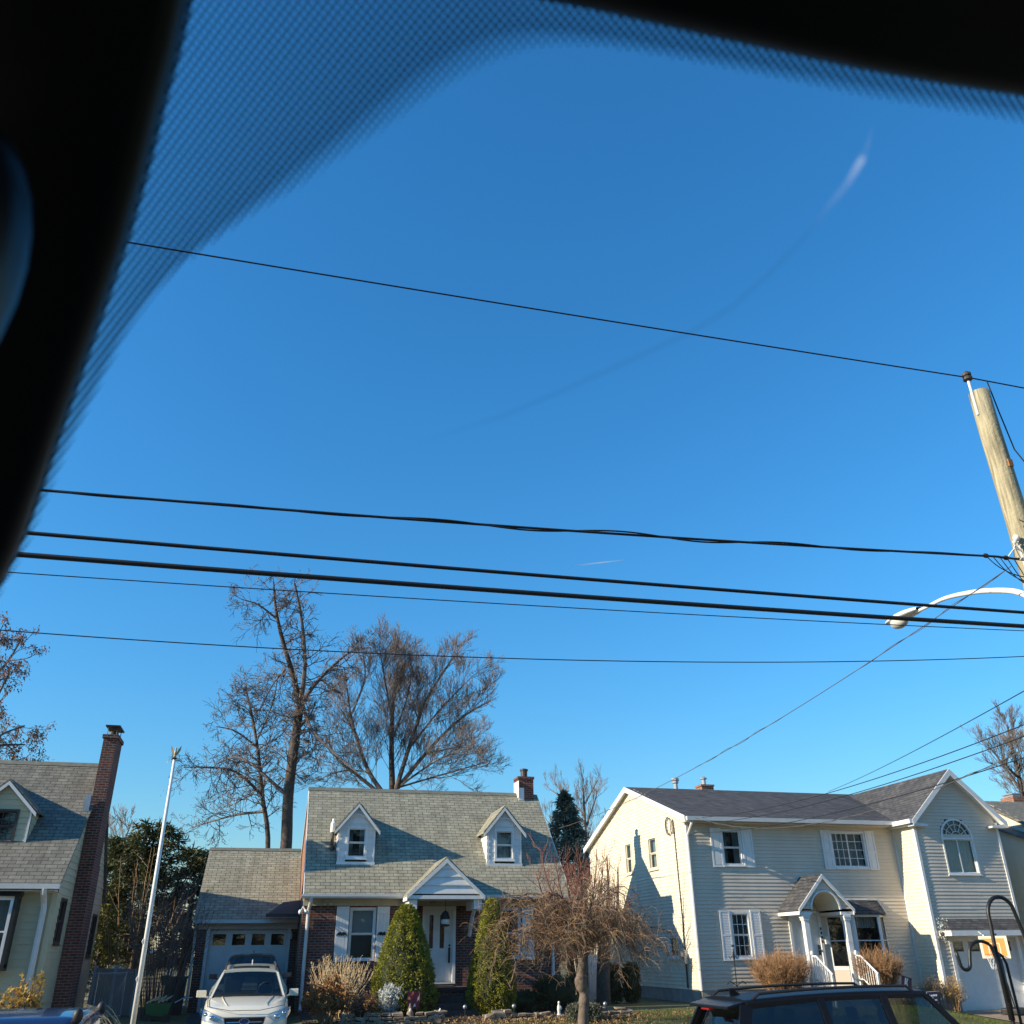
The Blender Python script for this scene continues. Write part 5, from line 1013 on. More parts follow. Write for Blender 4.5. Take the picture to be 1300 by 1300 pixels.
# ------------------------------------------------------------------ flag pole, bird feeder pole, contrail
def flagpole():
    t = thing('flagpole', 'bare white flagpole with a small gold eagle on top, left of the driveway', 'flagpole', (-2.74, 25, gz(-2.74, 25)))
    zt = 7.0-gz(-2.74, 25); b = MB(); b.tube([(0, 0, -.2), (0, 0, zt*.5), (-.0, 0, zt)], [.06, .052, .036], 12); b.build('pole', M['white'], t, smooth=True)
    b = MB(); b.lathe([(.05, zt), (.075, zt+.03), (.02, zt+.06), (.02, zt+.1)], n=12); b.build('cap', M['trim'], t)
    b = MB(); b.ell((0, 0, zt+.17), .035, .045, .09); b.ell((.01, -.02, zt+.275), .025, .035, .025)
    for s in (-1, 1): b.prism([(s*.02, 0, zt+.12), (s*.06, 0, zt+.26), (s*.13, .0, zt+.36), (s*.12, .01, zt+.25), (s*.05, .0, zt+.1)], (0, .012, 0))
    b.ell((0, 0, zt+.08), .04, .04, .04); b.build('eagle', M['gold'], t)
    b = MB(); b.tube([(-.18, 0, zt-.10), (-.09, 0, zt+.0), (.12, 0, zt-.03)], .008, 5); b.ell((.1, 0, zt-.03), .04, .02, .02); b.build('truck', M['galv'], t)
    b = MB(); b.tube([(-.05, -.03, 1.25), (-.075, -.04, 1.3), (-.05, -.03, 1.36)], .012, 5); b.tube([(-.05, -.03, 2.05), (-.075, -.04, 2.1), (-.05, -.03, 2.16)], .012, 5); b.build('cleat', M['white'], t)
M['gold'] = mat('weathered_gold', (.40, .30, .16), .5, .2)
flagpole()
def feeder():
    gzz = gz(3.64, 4.3); t = thing('shepherd_hook', 'black iron double shepherd hook in the near right foreground', 'garden hook', (3.66, 4.3, gzz)); z0 = 2.4-gzz
    b = MB(); R = .010
    main = [(0, 0, -.2), (0, 0, z0-.3), (-.005, 0, z0+.02)]
    arc = [(0, 0, z0+.1)]+[(.085-.085*cos(a)+.0, 0, z0+.145+.09*sin(a)) for a in (pi*i/12 for i in range(11))]+[(.20, 0, z0+.02), (.215, 0, z0-.05)]
    b.tube(main+arc, R, 10); b.build('stem', M['black'], t, smooth=True)
    b = MB(); pts = [(-.012, -.012, z0-.25), (-.02, -.012, z0-.08), (-.03, -.012, z0-.035)]+[(-.10+.075*cos(a), -.012, z0+.0+.055*sin(a)-.03) for a in (pi*i/10 for i in range(2, 11))]+[(-.183, -.012, z0-.06)]+[(-.215+.03*cos(a), -.012, z0-.075+.03*sin(a)) for a in (-pi*i/8 for i in range(1, 9))]+[(-.25, -.012, z0-.045), (-.255, -.012, z0-.02)]
    b.tube(pts, R*.85, 10); b.build('side_hook', M['black'], t, smooth=True)
    b = MB(); b.tube([(.012, .01, z0-.03), (.035, .01, z0-.045), (.05, .01, z0-.08), (.055, .01, z0-.3), (.055, .01, z0-.4)], R*.7, 8); b.build('side_hook', M['black'], t, smooth=True)
    b = MB(); b.tube([(-.006, -.005, z0-.33), (-.006, -.005, z0-.03)], R*1.5, 10); b.build('sleeve', M['black'], t, smooth=True)
feeder()
b = MB(); d0 = V((.30, .87, .39)).normalized(); c0 = d0*6000; dx = V((.96, -.27, .10)).normalized()*350; dz = V((0, 0, 1))*8
b.prism([c0-dx*.1-dz*.15, c0+dx*.5-dz*.5, c0+dx*.9-dz*.1, c0+dx*.9+dz*.1, c0+dx*.45+dz*.6], V((0, 12, 0))); M['contrail'] = glassmat('contrail_vapour', (1, 1, 1), spec=-.1)
def contrail_mat():
    m, t, b_ = nodes('contrail_ice'); N = t.nodes; L = t.links; out = N['Material Output']; tr = N.new('ShaderNodeBsdfTransparent'); b_.inputs['Base Color'].default_value = (.9, .9, .9, 1)
    mx = N.new('ShaderNodeMixShader'); mx.inputs[0].default_value = .16; L.new(tr.outputs[0], mx.inputs[1]); L.new(b_.outputs[0], mx.inputs[2]); L.new(mx.outputs[0], out.inputs[0]); return m
tag(b.build('contrail', contrail_mat()), 'faint short white vapour trail in the blue sky above the cables', 'contrail')
# ------------------------------------------------------------------ trees and plants
M['tuft'] = leafmat('dry_seed_tufts', (.20, .13, .09), .4, 2, .8, .2)
M['twiggrey'] = mat('pale_grey_twigs', (.22, .20, .18), .9, .2, 2)
M['golden_yew'] = leafmat('yellow_green_yew', (.17, .17, .035), .4, 2, .6, .15)
M['silverstem'] = mat('silver_stems', (.4, .42, .40), .8, .1)
def fast(mb, pts, r0, r1):
    """thin three-sided twig"""
    d = (pts[-1]-pts[0]); a = d.orthogonal().normalized(); c = d.cross(a).normalized(); n0 = len(mb.v); L = len(pts)
    o = [(1, 0), (-.5, .866), (-.5, -.866)]
    for i, p in enumerate(pts):
        r = r0+(r1-r0)*i/(L-1)
        for x, y in o: mb.v.append((p.x+(a.x*x+c.x*y)*r, p.y+(a.y*x+c.y*y)*r, p.z+(a.z*x+c.z*y)*r))
    for i in range(L-1):
        for k in range(3): q = (k+1) % 3; mb.f.append((n0+i*3+k, n0+i*3+q, n0+i*3+3+q, n0+i*3+3+k))
def rv(rng): return V((rng.gauss(0, 1), rng.gauss(0, 1), rng.gauss(0, 1)))
def twigs(mb, rng, p, d, L, r, lev, up=.18, kids=4, ang=.75, rmin=.006, ends=None, ratio=.6, wob=.16):
    n = 4; pts = [p.copy()]; dd = d.normalized()
    for i in range(n):
        dd = (dd+rv(rng)*wob+V((0, 0, up*.35))).normalized(); pts.append(pts[-1]+dd*(L/n))
    fast(mb, pts, max(r, rmin), max(r*.45, rmin))
    if lev <= 0:
        if ends is not None: ends.append(pts[-1])
        return
    for k in range(kids):
        t = .25+.75*(k+rng.random())/kids; i = min(n-1, int(t*n)); q = pts[i].lerp(pts[i+1], t*n-i)
        e = (pts[i+1]-pts[i]).normalized(); s = rv(rng); s = (s-e*s.dot(e)).normalized()
        twigs(mb, rng, q, e+s*ang*(.6+.6*rng.random())+V((0, 0, up)), L*ratio*(1.15-.5*t)*(.75+.5*rng.random()), r*.55, lev-1, up, kids, ang, rmin, ends, ratio, wob)
def bare_tree(name, label, Y, limbs, radii, seed, tw, barkm='bark', twigm='twig', group=None, leaves=0, leafm='brownleaf', depth=1.2, base=.8):
    rng = random.Random(seed); x0 = limbs[0][0][0]; t = thing(name, label, 'tree', (x0, Y, base), 0, group)
    tr = MB(); cr = MB(); ends = []
    ref = V((x0, Y, base))
    for li, (l, (r0, r1)) in enumerate(zip(limbs, radii)):
        dy = rng.uniform(-1, 1)*depth if li else 0
        pts = [V((x, Y+dy*i/max(1, len(l)-1)*min(3, len(l)), z))-ref for i, (x, z) in enumerate(l)]
        if li == 0: pts = [V((0, 0, -.5))]+pts
        sp = spline(pts, 5); n = len(sp)
        (tr if (li == 0 or r0 > .14) else cr).tube(sp, [max(.02, r0+(r1-r0)*i/(n-1)) for i in range(n)], 8 if r0 > .12 else 5)
        ln = sum((sp[i+1]-sp[i]).length for i in range(n-1)); cnt = int(ln*tw['dens'])
        for k in range(cnt):
            f = tw.get('start', .25) if li == 0 else .12
            s = f+(1-f)*(k+rng.random())/cnt; i = min(n-2, int(s*(n-1))); p = sp[i].lerp(sp[i+1], s*(n-1)-i); e = (sp[i+1]-sp[i]).normalized()
            q = rv(rng); q = (q-e*q.dot(e)).normalized(); rr = r0+(r1-r0)*s
            twigs(cr, rng, p, e*tw.get('fwd', .7)+q*tw.get('side', .9)+V((0, 0, tw['up'])), tw['L']*(1.1-.55*s)*rng.uniform(.6, 1.2), min(tw.get('rcap', .035), rr*.45), tw['lev'], tw['up'], tw['kids'], tw.get('ang', .75), tw['rmin'], ends, tw.get('ratio', .6), tw.get('wob', .16))
    tr.build('trunk', M[barkm], t, smooth=True); c = cr.build('crown', M[twigm], t)
    if leaves:
        lf = MB()
        for e in ends:
            for k in range(leaves):
                if rng.random() < (.75 if leaves > 2 else .35): lf.leaf(e+rv(rng)*.10, rng.uniform(.10, .2)*(1 if leaves > 2 else .65), rng, V((0, 0, -.9)), .45)
        lf.build('leaves', M[leafm], c)
    return t
LOCUST = [[(0.58, 6.29), (0.44, 9.04), (0.51, 11.96), (0.57, 13.3)], [(0.57, 13.3), (0.1, 14.65), (-0.61, 16.43), (-1.07, 17.85), (-1.33, 19.2)], [(0.57, 13.3), (0.6, 15.08), (0.21, 17.11), (-0.28, 18.55)], [(-1.01, 17.64), (-1.9, 17.66), (-2.61, 17.23)], [(0.57, 13.3), (1.18, 14.52), (2.05, 15.79), (3.04, 16.89), (4.06, 17.39)], [(0.45, 8.97), (-0.39, 9.72), (-1.38, 10.59), (-2.22, 11.03), (-3.1, 10.78)], [(0.63, 13.5), (1.22, 11.99), (2.44, 10.73), (3.52, 9.77)], [(-0.31, 15.03), (-0.91, 14.59), (-1.38, 13.78)], [(0.51, 11.96), (1.13, 12.94), (1.33, 13.73)]]
SMALL = [[(-0.22, 6.72), (-0.78, 9.45), (-1.27, 11.74), (-1.85, 13.71), (-2.21, 14.72)], [(-0.78, 9.45), (-2.13, 10.36), (-3.44, 10.32), (-4.33, 10.1)], [(-1.23, 11.74), (-2.4, 12.48), (-3.37, 12.64)], [(-0.62, 8.71), (-1.93, 8.68), (-3.18, 8.47), (-4.24, 8.26)], [(-1.35, 12.13), (-0.77, 13.56), (-0.61, 14.6)]]
MAPLE = [[(5.53, 8.72), (5.39, 11.41), (5.33, 13.43), (5.39, 15.53), (5.59, 16.62)], [(5.61, 9.48), (6.15, 11.64), (6.72, 13.7), (7.52, 15.22), (8.09, 16.12)], [(5.79, 9.87), (7.05, 11.48), (8.42, 12.83), (9.6, 13.42)], [(5.22, 9.39), (4.36, 10.59), (3.7, 12.14), (3.23, 13.73), (2.97, 15.17)], [(5.02, 9.46), (3.86, 10.38), (2.74, 11.23), (2.06, 12.46)], [(3.7, 12.14), (2.79, 13.71), (2.29, 14.5)], [(5.34, 13.22), (4.66, 15.06), (4.19, 16.1)], [(6.65, 13.49), (6.5, 15.16), (6.79, 16.48)], [(7.05, 11.56), (8.36, 12.01), (9.53, 12.3)], [(5.79, 9.87), (7.16, 10.69), (8.71, 11.14)], [(4.36, 10.59), (3.16, 10.86), (2.2, 10.71)], [(5.39, 12.21), (5.99, 14.29), (6.21, 16.01)], [(6.15, 11.64), (7.4, 13.32), (8.73, 14.65)], [(3.25, 13.53), (3.68, 15.0), (3.4, 16.05)], [(5.79, 9.87), (7.99, 10.32), (9.63, 10.57)]]
SP2 = [[(17.72, 4.6), (17.72, 7.63), (17.68, 9.82), (17.65, 11.17)], [(17.65, 9.15), (16.74, 10.69), (16.18, 11.58)], [(17.73, 8.93), (18.87, 10.75), (19.42, 11.45)], [(17.75, 10.27), (18.16, 11.42)], [(17.67, 9.59), (17.25, 11.16)], [(17.7, 6.5), (16.2, 8.0), (15.6, 9.6)], [(17.7, 6.5), (19.2, 8.2), (20, 9.5)]]
RIGHT = [[(52.22, 6), (51.72, 10.76), (52.06, 12.67), (52.19, 15.49), (52.25, 17.23)], [(52.04, 12.39), (50.88, 14.58), (50.19, 15.69)], [(52.33, 12.68), (53.81, 15.55), (54.93, 18.55)], [(51.91, 13.5), (49.69, 13.98), (48.83, 14.51)], [(52.15, 12.12), (54.82, 15.01), (56.35, 17.42)]]
BG = 'bare trees behind the houses'
bare_tree('locust_tree', 'tallest bare tree with crooked dark trunk and drooping tufts, left of the broad tree', 44, LOCUST, [(.29, .19), (.16, .04), (.13, .04), (.06, .02), (.13, .03), (.11, .03), (.10, .03), (.05, .02), (.05, .02)], 3, dict(dens=3.2, L=1.6, lev=2, kids=5, up=-.02, rmin=.009, fwd=.45, side=1.0, start=.55, ratio=.62, wob=.28), group=BG, leaves=1, leafm='tuft')
bare_tree('locust_tree', 'smaller bare tree with thin dark limbs left of the crooked trunk, above the garage', 47, SMALL, [(.14, .04), (.08, .02), (.06, .02), (.08, .02), (.05, .02)], 7, dict(dens=3.4, L=1.8, lev=2, kids=5, up=0, rmin=.009, fwd=.5, side=1, start=.3, ratio=.62, wob=.28), group=BG, leaves=1, leafm='tuft')
bare_tree('maple_tree', 'broad bare tree with dense upswept twigs rising behind the brick cape ridge', 46, MAPLE, [(.20, .035), (.13, .03), (.12, .03), (.13, .03), (.11, .03)]+[(.06, .02)]*10, 11, dict(dens=3.3, L=1.95, lev=3, kids=4, up=.16, rmin=.0065, rcap=.02, fwd=.85, side=.85, start=.3, ang=.62, ratio=.72, wob=.12), group=BG, depth=1.8)
bare_tree('upright_tree', 'slender bare tree of upright twigs behind the dark spruce', 52, SP2, [(.13, .04), (.07, .02), (.07, .02), (.05, .02), (.05, .02), (.08, .02), (.08, .02)], 13, dict(dens=2.2, L=1.35, lev=3, kids=3, ratio=.75, up=.3, rmin=.006, fwd=.8, side=.6, start=.1, ang=.5, wob=.1), group=BG)
bare_tree('right_tree', 'bare tree with fine upswept limbs over the pale house at the right edge', 55, RIGHT, [(.26, .05), (.12, .03), (.14, .04), (.11, .03), (.12, .03)], 17, dict(dens=2.0, L=2.0, lev=3, kids=4, ratio=.74, up=.22, rmin=.008, fwd=.8, side=.8, start=.4, ang=.6, wob=.12), group=BG)
LEFT = [[(-13.6, 5), (-13.4, 9), (-13.0, 12), (-12.8, 15.5)], [(-13.3, 9.5), (-12, 10.4), (-10.8, 10.6)], [(-13.2, 11), (-12.3, 12.2), (-11.9, 13.6)], [(-13.4, 8.5), (-11.8, 9.2), (-10.4, 9.4)], [(-13.1, 12.5), (-12.3, 14), (-12.0, 15.2)], [(-13.3, 10), (-14.5, 12), (-15, 14)], [(-13.3, 9), (-12.3, 11), (-11.6, 11.9)]]
bare_tree('oak_tree', 'tree still hung with brown dead leaves beside the left edge, behind the green cape', 42, LEFT, [(.3, .05), (.1, .03), (.1, .03), (.1, .03), (.08, .03), (.1, .03), (.08, .03)], 19, dict(dens=2.9, L=1.5, lev=2, kids=3, up=-.05, rmin=.010, fwd=.6, side=.9, start=.2), group=None, leaves=9, leafm='brownleaf')
BACKL = [[(-6.2, 4), (-6.3, 6), (-6.4, 7.6)], [(-6.2, 5), (-5.4, 6.4), (-5.0, 7.4)], [(-6.2, 4.5), (-7.0, 6), (-7.3, 7)]]
bare_tree('back_tree', 'small pale bare tree peeking above the evergreens beside the tall chimney', 50, [[(x*1.32, z*1.1) for x, z in l] for l in BACKL], [(.12, .03), (.08, .02), (.08, .02)], 23, dict(dens=3, L=1.6, lev=2, kids=4, up=.25, rmin=.010, fwd=.7, side=.8), twigm='twiggrey', group=BG)
YARD = [[(10.55, 1), (10.6, 1.9), (10.7, 2.7)], [(10.65, 2.4), (10.3, 3.2), (10.2, 4.4)], [(10.68, 2.6), (11.1, 3.4), (11.2, 4.9)], [(10.7, 2.7), (10.8, 3.8), (10.75, 5.2)]]
bare_tree('yard_tree', 'dark straight trunk in shade behind the weeping tree, between the two houses', 30, YARD, [(.26, .2), (.07, .02), (.08, .02), (.07, .02)], 29, dict(dens=3.5, L=.9, lev=1, kids=4, up=.3, rmin=.005, fwd=.8, side=.7, start=.8), twigm='twigred', depth=.3)
# weeping cherry in front of the brick house
def weeping():
    rng = random.Random(41); ox, oy, oz = 7.72, 23.5, gz(7.72, 23.5); t = thing('weeping_tree', 'small bare weeping cherry with knotty trunk and umbrella of drooping twigs', 'tree', (ox, oy, oz)); T = 2.25-oz
    b = MB(); sp = spline([(-.02, 0, -.3), (.0, 0, .4), (.06, .02, .9), (-.02, 0, 1.15), (.05, 0, T-.15), (.06, 0, T+.15)], 5); n = len(sp)
    b.tube(sp, [.125+.03*(abs(i-.55*n) < 2)+.02*sin(i*1.7)*.4 for i in range(n)], 10)
    for a, rr in ((.6, .5), (3.0, .45), (1.8, .4), (4.4, .42), (5.4, .45)):
        b.tube(spline([(.06, 0, T), (.06+rr*.5*cos(a), rr*.5*sin(a), T+.22), (.06+rr*cos(a), rr*sin(a), T+.62)], 4), [.075, .07, .065, .06, .055, .05, .05, .045, .04], 7)
    b.build('trunk', M['barkl'], t, smooth=True)
    br = MB(); tw = MB(); rd = MB(); top = V((.06, 0, T+.25))
    for i in range(80):
        a = 2*pi*i/80*7+rng.random()*.5; R = rng.uniform(1.0, 3.0); hh = rng.uniform(.35, 1.75)*(1.15-R/6)
        e = V((cos(a), sin(a)*.85, 0)); drop = rng.uniform(.1, .75)
        sp = spline([top, top+e*R*.3+V((0, 0, hh*.75)), top+e*R*.62+V((0, 0, hh)), top+e*R*.88+V((0, 0, hh-.3)), top+e*R+V((0, 0, hh-.45-drop))], 5)
        sp = [p+rv(rng)*.035 for p in sp]; n = len(sp)
        br.tube(sp, [.021*(1-.8*j/n) for j in range(n)], 5)
        for k in range(int(82*R/2.4)):
            s = .15+.85*rng.random(); j = min(n-2, int(s*(n-1))); p = sp[j].lerp(sp[j+1], s*(n-1)-j)
            d = e*rng.uniform(-.4, .8)+rv(rng)*.8; L = rng.uniform(.18, .62); pts = [p]
            d.normalize()
            for q in range(4):
                d = (d+V((0, 0, -.30-.22*q))*.5+rv(rng)*.22).normalized(); pts.append(pts[-1]+d*L/4)
            if pts[-1].z > .98+rng.random()*.4: fast(tw, pts, .0046, .0026)
            if rng.random() < .35:
                pp = pts[2]; d2 = (rv(rng)+V((0, 0, -.5))).normalized(); fast(tw, [pp, pp+d2*L*.2, pp+d2*L*.4+V((0, 0, -.05))], .004, .0025)
        for k in range(2):
            s = .2+.6*rng.random(); j = min(n-2, int(s*(n-1))); p = sp[j]; d = (e*rng.uniform(-.4, .6)+rv(rng)*.35+V((0, 0, .9))).normalized(); L = rng.uniform(.15, .55)
            fast(rd, [p, p+d*L*.5+rv(rng)*.03, p+d*L+rv(rng)*.05], .006, .003)
    for a, R, H in ((2.9, 1.0, 2.35), (2.5, .7, 2.1), (.1, .05, 2.0), (.6, .85, 1.9), (3.4, 1.2, 1.7), (0.2, .5, 2.3), (3.0, .35, 1.8)):
        e = V((cos(a), sin(a)*.5, 0)); sp = spline([top, top+e*R*.6+V((0, 0, H*.4)), top+e*R*.9+V((0, 0, H*.7)), top+e*R*1.05+V((0, 0, H))], 5)
        rd.tube(sp, [.028*(1-.75*j/len(sp)) for j in range(len(sp))], 5)
        for k in range(16):
            s = .3+.7*rng.random(); j = min(len(sp)-2, int(s*(len(sp)-1))); twigs(rd, rng, sp[j], rv(rng)*.5+V((0, 0, .8)), rng.uniform(.3, .7), .008, 1, .3, 3, .5, .003)
    br.build('limbs', M['barkl'], t, smooth=True); tw.build('drooping_twigs', M['twigtan'], t); rd.build('upright_shoots', M['twigred'], t)
weeping()
def evergreen(name, label, loc, H, R, seed, m, n=260, shape='cone', size=.26, per=34, group=None, droop=.15, base=.12, open_=.0, cat='tree', light=None):
    rng = random.Random(seed); t = thing(name, label, cat, loc, 0, group)
    b = MB(); b.tube([(0, 0, -.4), (.03*H/8, 0, H*.5), (0, 0, H*.96)], [R*.07+.03, R*.045+.02, .015], 8); b.build('trunk', M['bark'], t, smooth=True)
    c = MB(); lb = MB()
    for i in range(n):
        f = base+(1-base)*(i+rng.random())/n; h = f*H
        if shape == 'cone': r = R*(1-f)**.85+.08
        elif shape == 'round': r = R*sqrt(max(.02, 1-((f-.55)/.5)**2))
        else: r = R*(sqrt(max(.02, 1-((f-.5)/.55)**2))*(.75+.35*mnoise.noise(V((f*5, seed, 0)))))
        a = rng.random()*6.283; r *= rng.uniform(.65, 1.15)
        if open_: r *= .75+open_*mnoise.noise(V((cos(a)*1.5+seed, sin(a)*1.5, f*4)))
        e = V((cos(a), sin(a), 0)); p0 = V((0, 0, h)); p1 = p0+e*r*.55+V((0, 0, .05*r)); p2 = p0+e*r+V((0, 0, -droop*r))
        fast(lb, [p0, p1, p2], .012+.01*r, .006)
        for k in range(per):
            s = .3+.75*sqrt(rng.random()); q = p0.lerp(p1, s/.55) if s < .55 else p1.lerp(p2, (s-.55)/.45)
            q = q+V((rng.gauss(0, .09), rng.gauss(0, .09), rng.gauss(0, .06)))*(.5+r*.7)
            c.leaf(q, size*rng.uniform(.6, 1.3), rng, e*.9+V((0, 0, -.25)), .2)
    lb.build('limbs', M['bark'], t); c.build('crown', M[m], t)
    return t
evergreen('spruce_tree', 'dark blue-green spruce standing between the brick cape and the vinyl house', (14.6, 46, .9), 9.0, 3.0, 51, 'spruce', 460, 'cone', .26, 34, droop=.22)
EG = 'dark evergreens left of the driveway'
evergreen('yew_tree', 'dark ragged evergreen nearest the tall chimney, with yellow lower boughs', (-5.6, 38.5, .9), 5.6, 1.9, 53, 'yew', 210, 'blob', .26, 34, EG, .1, .25, .9)
evergreen('yew_tree', 'tallest dark ragged evergreen directly behind the flagpole', (-4.4, 37.4, .9), 6.0, 1.7, 57, 'yew', 190, 'blob', .26, 34, EG, .15, .3, 1.0)
evergreen('yew_tree', 'dark ragged evergreen right of the flagpole by the garage corner', (-2.9, 39.5, .9), 5.3, 1.9, 59, 'yew', 200, 'blob', .26, 34, EG, .15, .22, .9)
evergreen('yew_tree', 'low yellow-green evergreen bush against the back corner of the green cape', (-5.3, 35.3, .9), 3.4, .85, 61, 'golden_yew', 90, 'blob', .2, 30, EG, .1, .15, .5)
def shrub_bare(name, label, loc, R, H, seed, m, n, L=.35, cat='shrub', group=None, r=.004, flat=1, spread=1.0, leafm=None, nl=0, lsize=.06, inner=True):
    rng = random.Random(seed); t = thing(name, label, cat, loc, 0, group); b = MB(); lf = MB()
    for i in range(n):
        a = rng.random()*6.283; q = sqrt(rng.random()); w = .28*q
        p0 = V((R*w*cos(a), R*w*sin(a), 0)); hz = H*(1-.35*q**3*flat)*rng.uniform(.75, 1.03)
        p3 = V((R*q*cos(a), R*q*sin(a), hz)); p1 = p0.lerp(p3, .4)+V((0, 0, .1*H))+rv(rng)*.03; p2 = p0.lerp(p3, .75)+rv(rng)*.04
        fast(b, [p0, p1, p2, p3], r*1.5, r*.6)
        for k in range(4):
            s = rng.uniform(.35, 1); p = p0.lerp(p3, s); d = ((p3-p0).normalized()+rv(rng)*.55*spread).normalized(); l = L*rng.uniform(.4, 1)
            fast(b, [p, p+d*l*.5+rv(rng)*.015, p+d*l+rv(rng)*.02], r, r*.5)
            if leafm:
                for z in range(nl):
                    if rng.random() < .8: lf.leaf(p+d*l*rng.uniform(.2, 1)+rv(rng)*.02, lsize*rng.uniform(.6, 1.4), rng, None, .7)
    s = b.build('stems', M[m], t)
    if leafm: lf.build('leaves', M[leafm], t)
    return t
BB = 'brown barberry bushes flanking the porch'
shrub_bare('barberry_bush', 'rounded brown leafless bush left of the white porch column', (15.6, 27.75, .9), .98, 1.42, 71, 'barberry', 620, .34, group=BB, r=.0055, flat=.5)
shrub_bare('barberry_bush', 'rounded brown leafless bush right of the porch, under the bay window', (18.85, 27.55, .85), .82, 1.50, 73, 'barberry', 560, .34, group=BB, r=.0055, flat=.5)
shrub_bare('twiggy_shrub', 'spreading bare twiggy shrub overlapping the left side of the garage roof', (-2.75, 30.2, .8), 1.35, 4.0, 77, 'twig', 110, .9, r=.006, flat=.8, spread=1.3)
shrub_bare('twiggy_shrub', 'pale arching bare shrub between the flagpole and the garage wall', (-4.2, 34.8, .8), 2.2, 4.9, 78, 'twigtan', 12, .9, r=.008, flat=.9, spread=1.4, leafm='brownleaf', nl=2, lsize=.09)
shrub_bare('red_shrub', 'thicket of upright red twigs behind the brick cape, left of the white gable', (12.3, 37.0, .9), 1.3, 5.0, 79, 'twigred', 150, .6, r=.008, flat=.7)
shrub_bare('hydrangea_bush', 'rust-brown dried hydrangea by the downspout, in front of the straw stems', (1.75, 26.4, gz(1.75, 26.4)), .62, .98, 81, 'straw', 60, .25, r=.006, leafm='hydr', nl=5, lsize=.13)
shrub_bare('dry_perennial', 'tall clump of straw-coloured seed stems in front of the shuttered left window', (2.15, 27.4, .85), .95, 1.55, 83, 'straw', 90, .22, r=.006, flat=.5, spread=.7, leafm='straw', nl=2, lsize=.055)
shrub_bare('brown_shrub', 'low dark brown shrub between the hydrangea and the silver plant', (2.65, 26.3, .8), .5, .68, 85, 'bark', 90, .2, r=.005, leafm='hydr', nl=2, lsize=.06)
shrub_bare('silver_plant', 'pale silver-leaved plant at the foot of the left clipped conifer', (3.32, 26.35, .78), .28, .88, 87, 'silverstem', 60, .2, r=.006, flat=.6, leafm='silver', nl=3, lsize=.07)
shrub_bare('golden_bush', 'golden-leaved bush in front of the green cape corner', (-5.25, 25.2, .75), .48, 1.30, 89, 'bark', 40, .25, r=.006, leafm='golden', nl=5, lsize=.11)
shrub_bare('planter_shrub', 'little bare pale shrub beside the cream cabinet at the garage wing', (20.45, 27.2, .75), .35, .8, 91, 'twigtan', 60, .25, r=.005, leafm='deadleaf', nl=1, lsize=.05)
shrub_bare('planter_shrub', 'little pale leafy shrub at the front corner of the garage wing', (21.1, 27.1, .6), .35, .95, 92, 'twigtan', 60, .25, r=.005, leafm='golden', nl=2, lsize=.06)
def arch_grass():
    rng = random.Random(93); t = MB()
    for i in range(60):
        a = rng.uniform(-.5, 1.0); L = rng.uniform(.5, .95); e = V((cos(a), sin(a)*.6, 0)); p = V((rng.uniform(-.1, .1), rng.uniform(-.15, .15), 0)); z = rng.uniform(.9, 1.35)
        t.tube(spline([p, p+e*L*.15+V((0, 0, z*.8)), p+e*L*.5+V((0, 0, z)), p+e*L+V((0, 0, z*.62))], 5), .006, 3)
    o = t.build('ornamental_grass', M['straw']); o.location = (-2.30, 13.9, .5); tag(o, 'arching pale dried grass blades just right of the blue van', 'plant')
arch_grass()
def conifer(name, label, loc, H, R, seed, lean=0, group=None, cutx=None):
    rng = random.Random(seed); t = thing(name, label, 'conifer', loc, 0, group)
    def rad(f): return R*((1-f)**.55)*(.66+.34*min(1, f*4+.35))*1.05
    h = MB(); rows = []
    for i in range(19):
        f = i/18; rows.append([V((rad(f)*.84*cos(a)*(1+.10*mnoise.noise(V((cos(a)*3, sin(a)*3, f*7+seed)))), rad(f)*.84*sin(a), f*H*.985)) for a in (2*pi*k/24 for k in range(25))])
    h.grid(rows); h.build('inner_shade_hull', M['arborshade'], t, smooth=True)
    c = MB()
    for i in range(7600):
        f = 1-sqrt(1-rng.random()*.985)*1.0; f = rng.random()**1.25*.99; a = rng.random()*6.283
        nz = mnoise.noise(V((cos(a)*3.2*R+seed, sin(a)*3.2*R, f*H*2.6)))
        nz2 = mnoise.noise(V((cos(a)*8*R+seed, sin(a)*8*R, f*H*7)))
        if nz2 < -.28: continue
        r = rad(f)*(.96+.14*nz+.07*nz2); e = V((cos(a), sin(a), .35)); p = V((r*cos(a), r*sin(a), f*H+.03))
        for k in range(3): c.leaf(p+rv(rng)*.022, rng.uniform(.045, .08), rng, e*1.1, .5)
    c.build('foliage', M['arbor'], t); return t
CG = 'clipped conifers beside the front door'
conifer('clipped_conifer', 'wide clipped yellow-green conifer cone left of the white front door', (3.93, 27.9, .82), 2.82, .98, 3, group=CG)
conifer('clipped_conifer', 'narrow leaning yellow-green conifer right of the white front door', (6.42, 27.7, .82), 2.98, .72, 8, group=CG)
def boxwood(name, label, loc, rx, ry, h, seed, m='boxwood'):
    rng = random.Random(seed); t = thing(name, label, 'shrub', loc); b = MB(); b.ell((0, 0, h*.5), rx*.9, ry*.9, h*.47); b.build('inner_shade_hull', M['arborshade'], t, smooth=True); c = MB()
    for i in range(2600):
        d = rv(rng).normalized(); d = V((math.copysign(abs(d.x)**.6, d.x), math.copysign(abs(d.y)**.6, d.y), math.copysign(abs(d.z)**.6, d.z))); d *= .8+.22*rng.random()
        c.leaf(V((d.x*rx, d.y*ry, h*.5+d.z*h*.5)), rng.uniform(.04, .08), rng, d, .6)
    c.build('foliage', M[m], t)
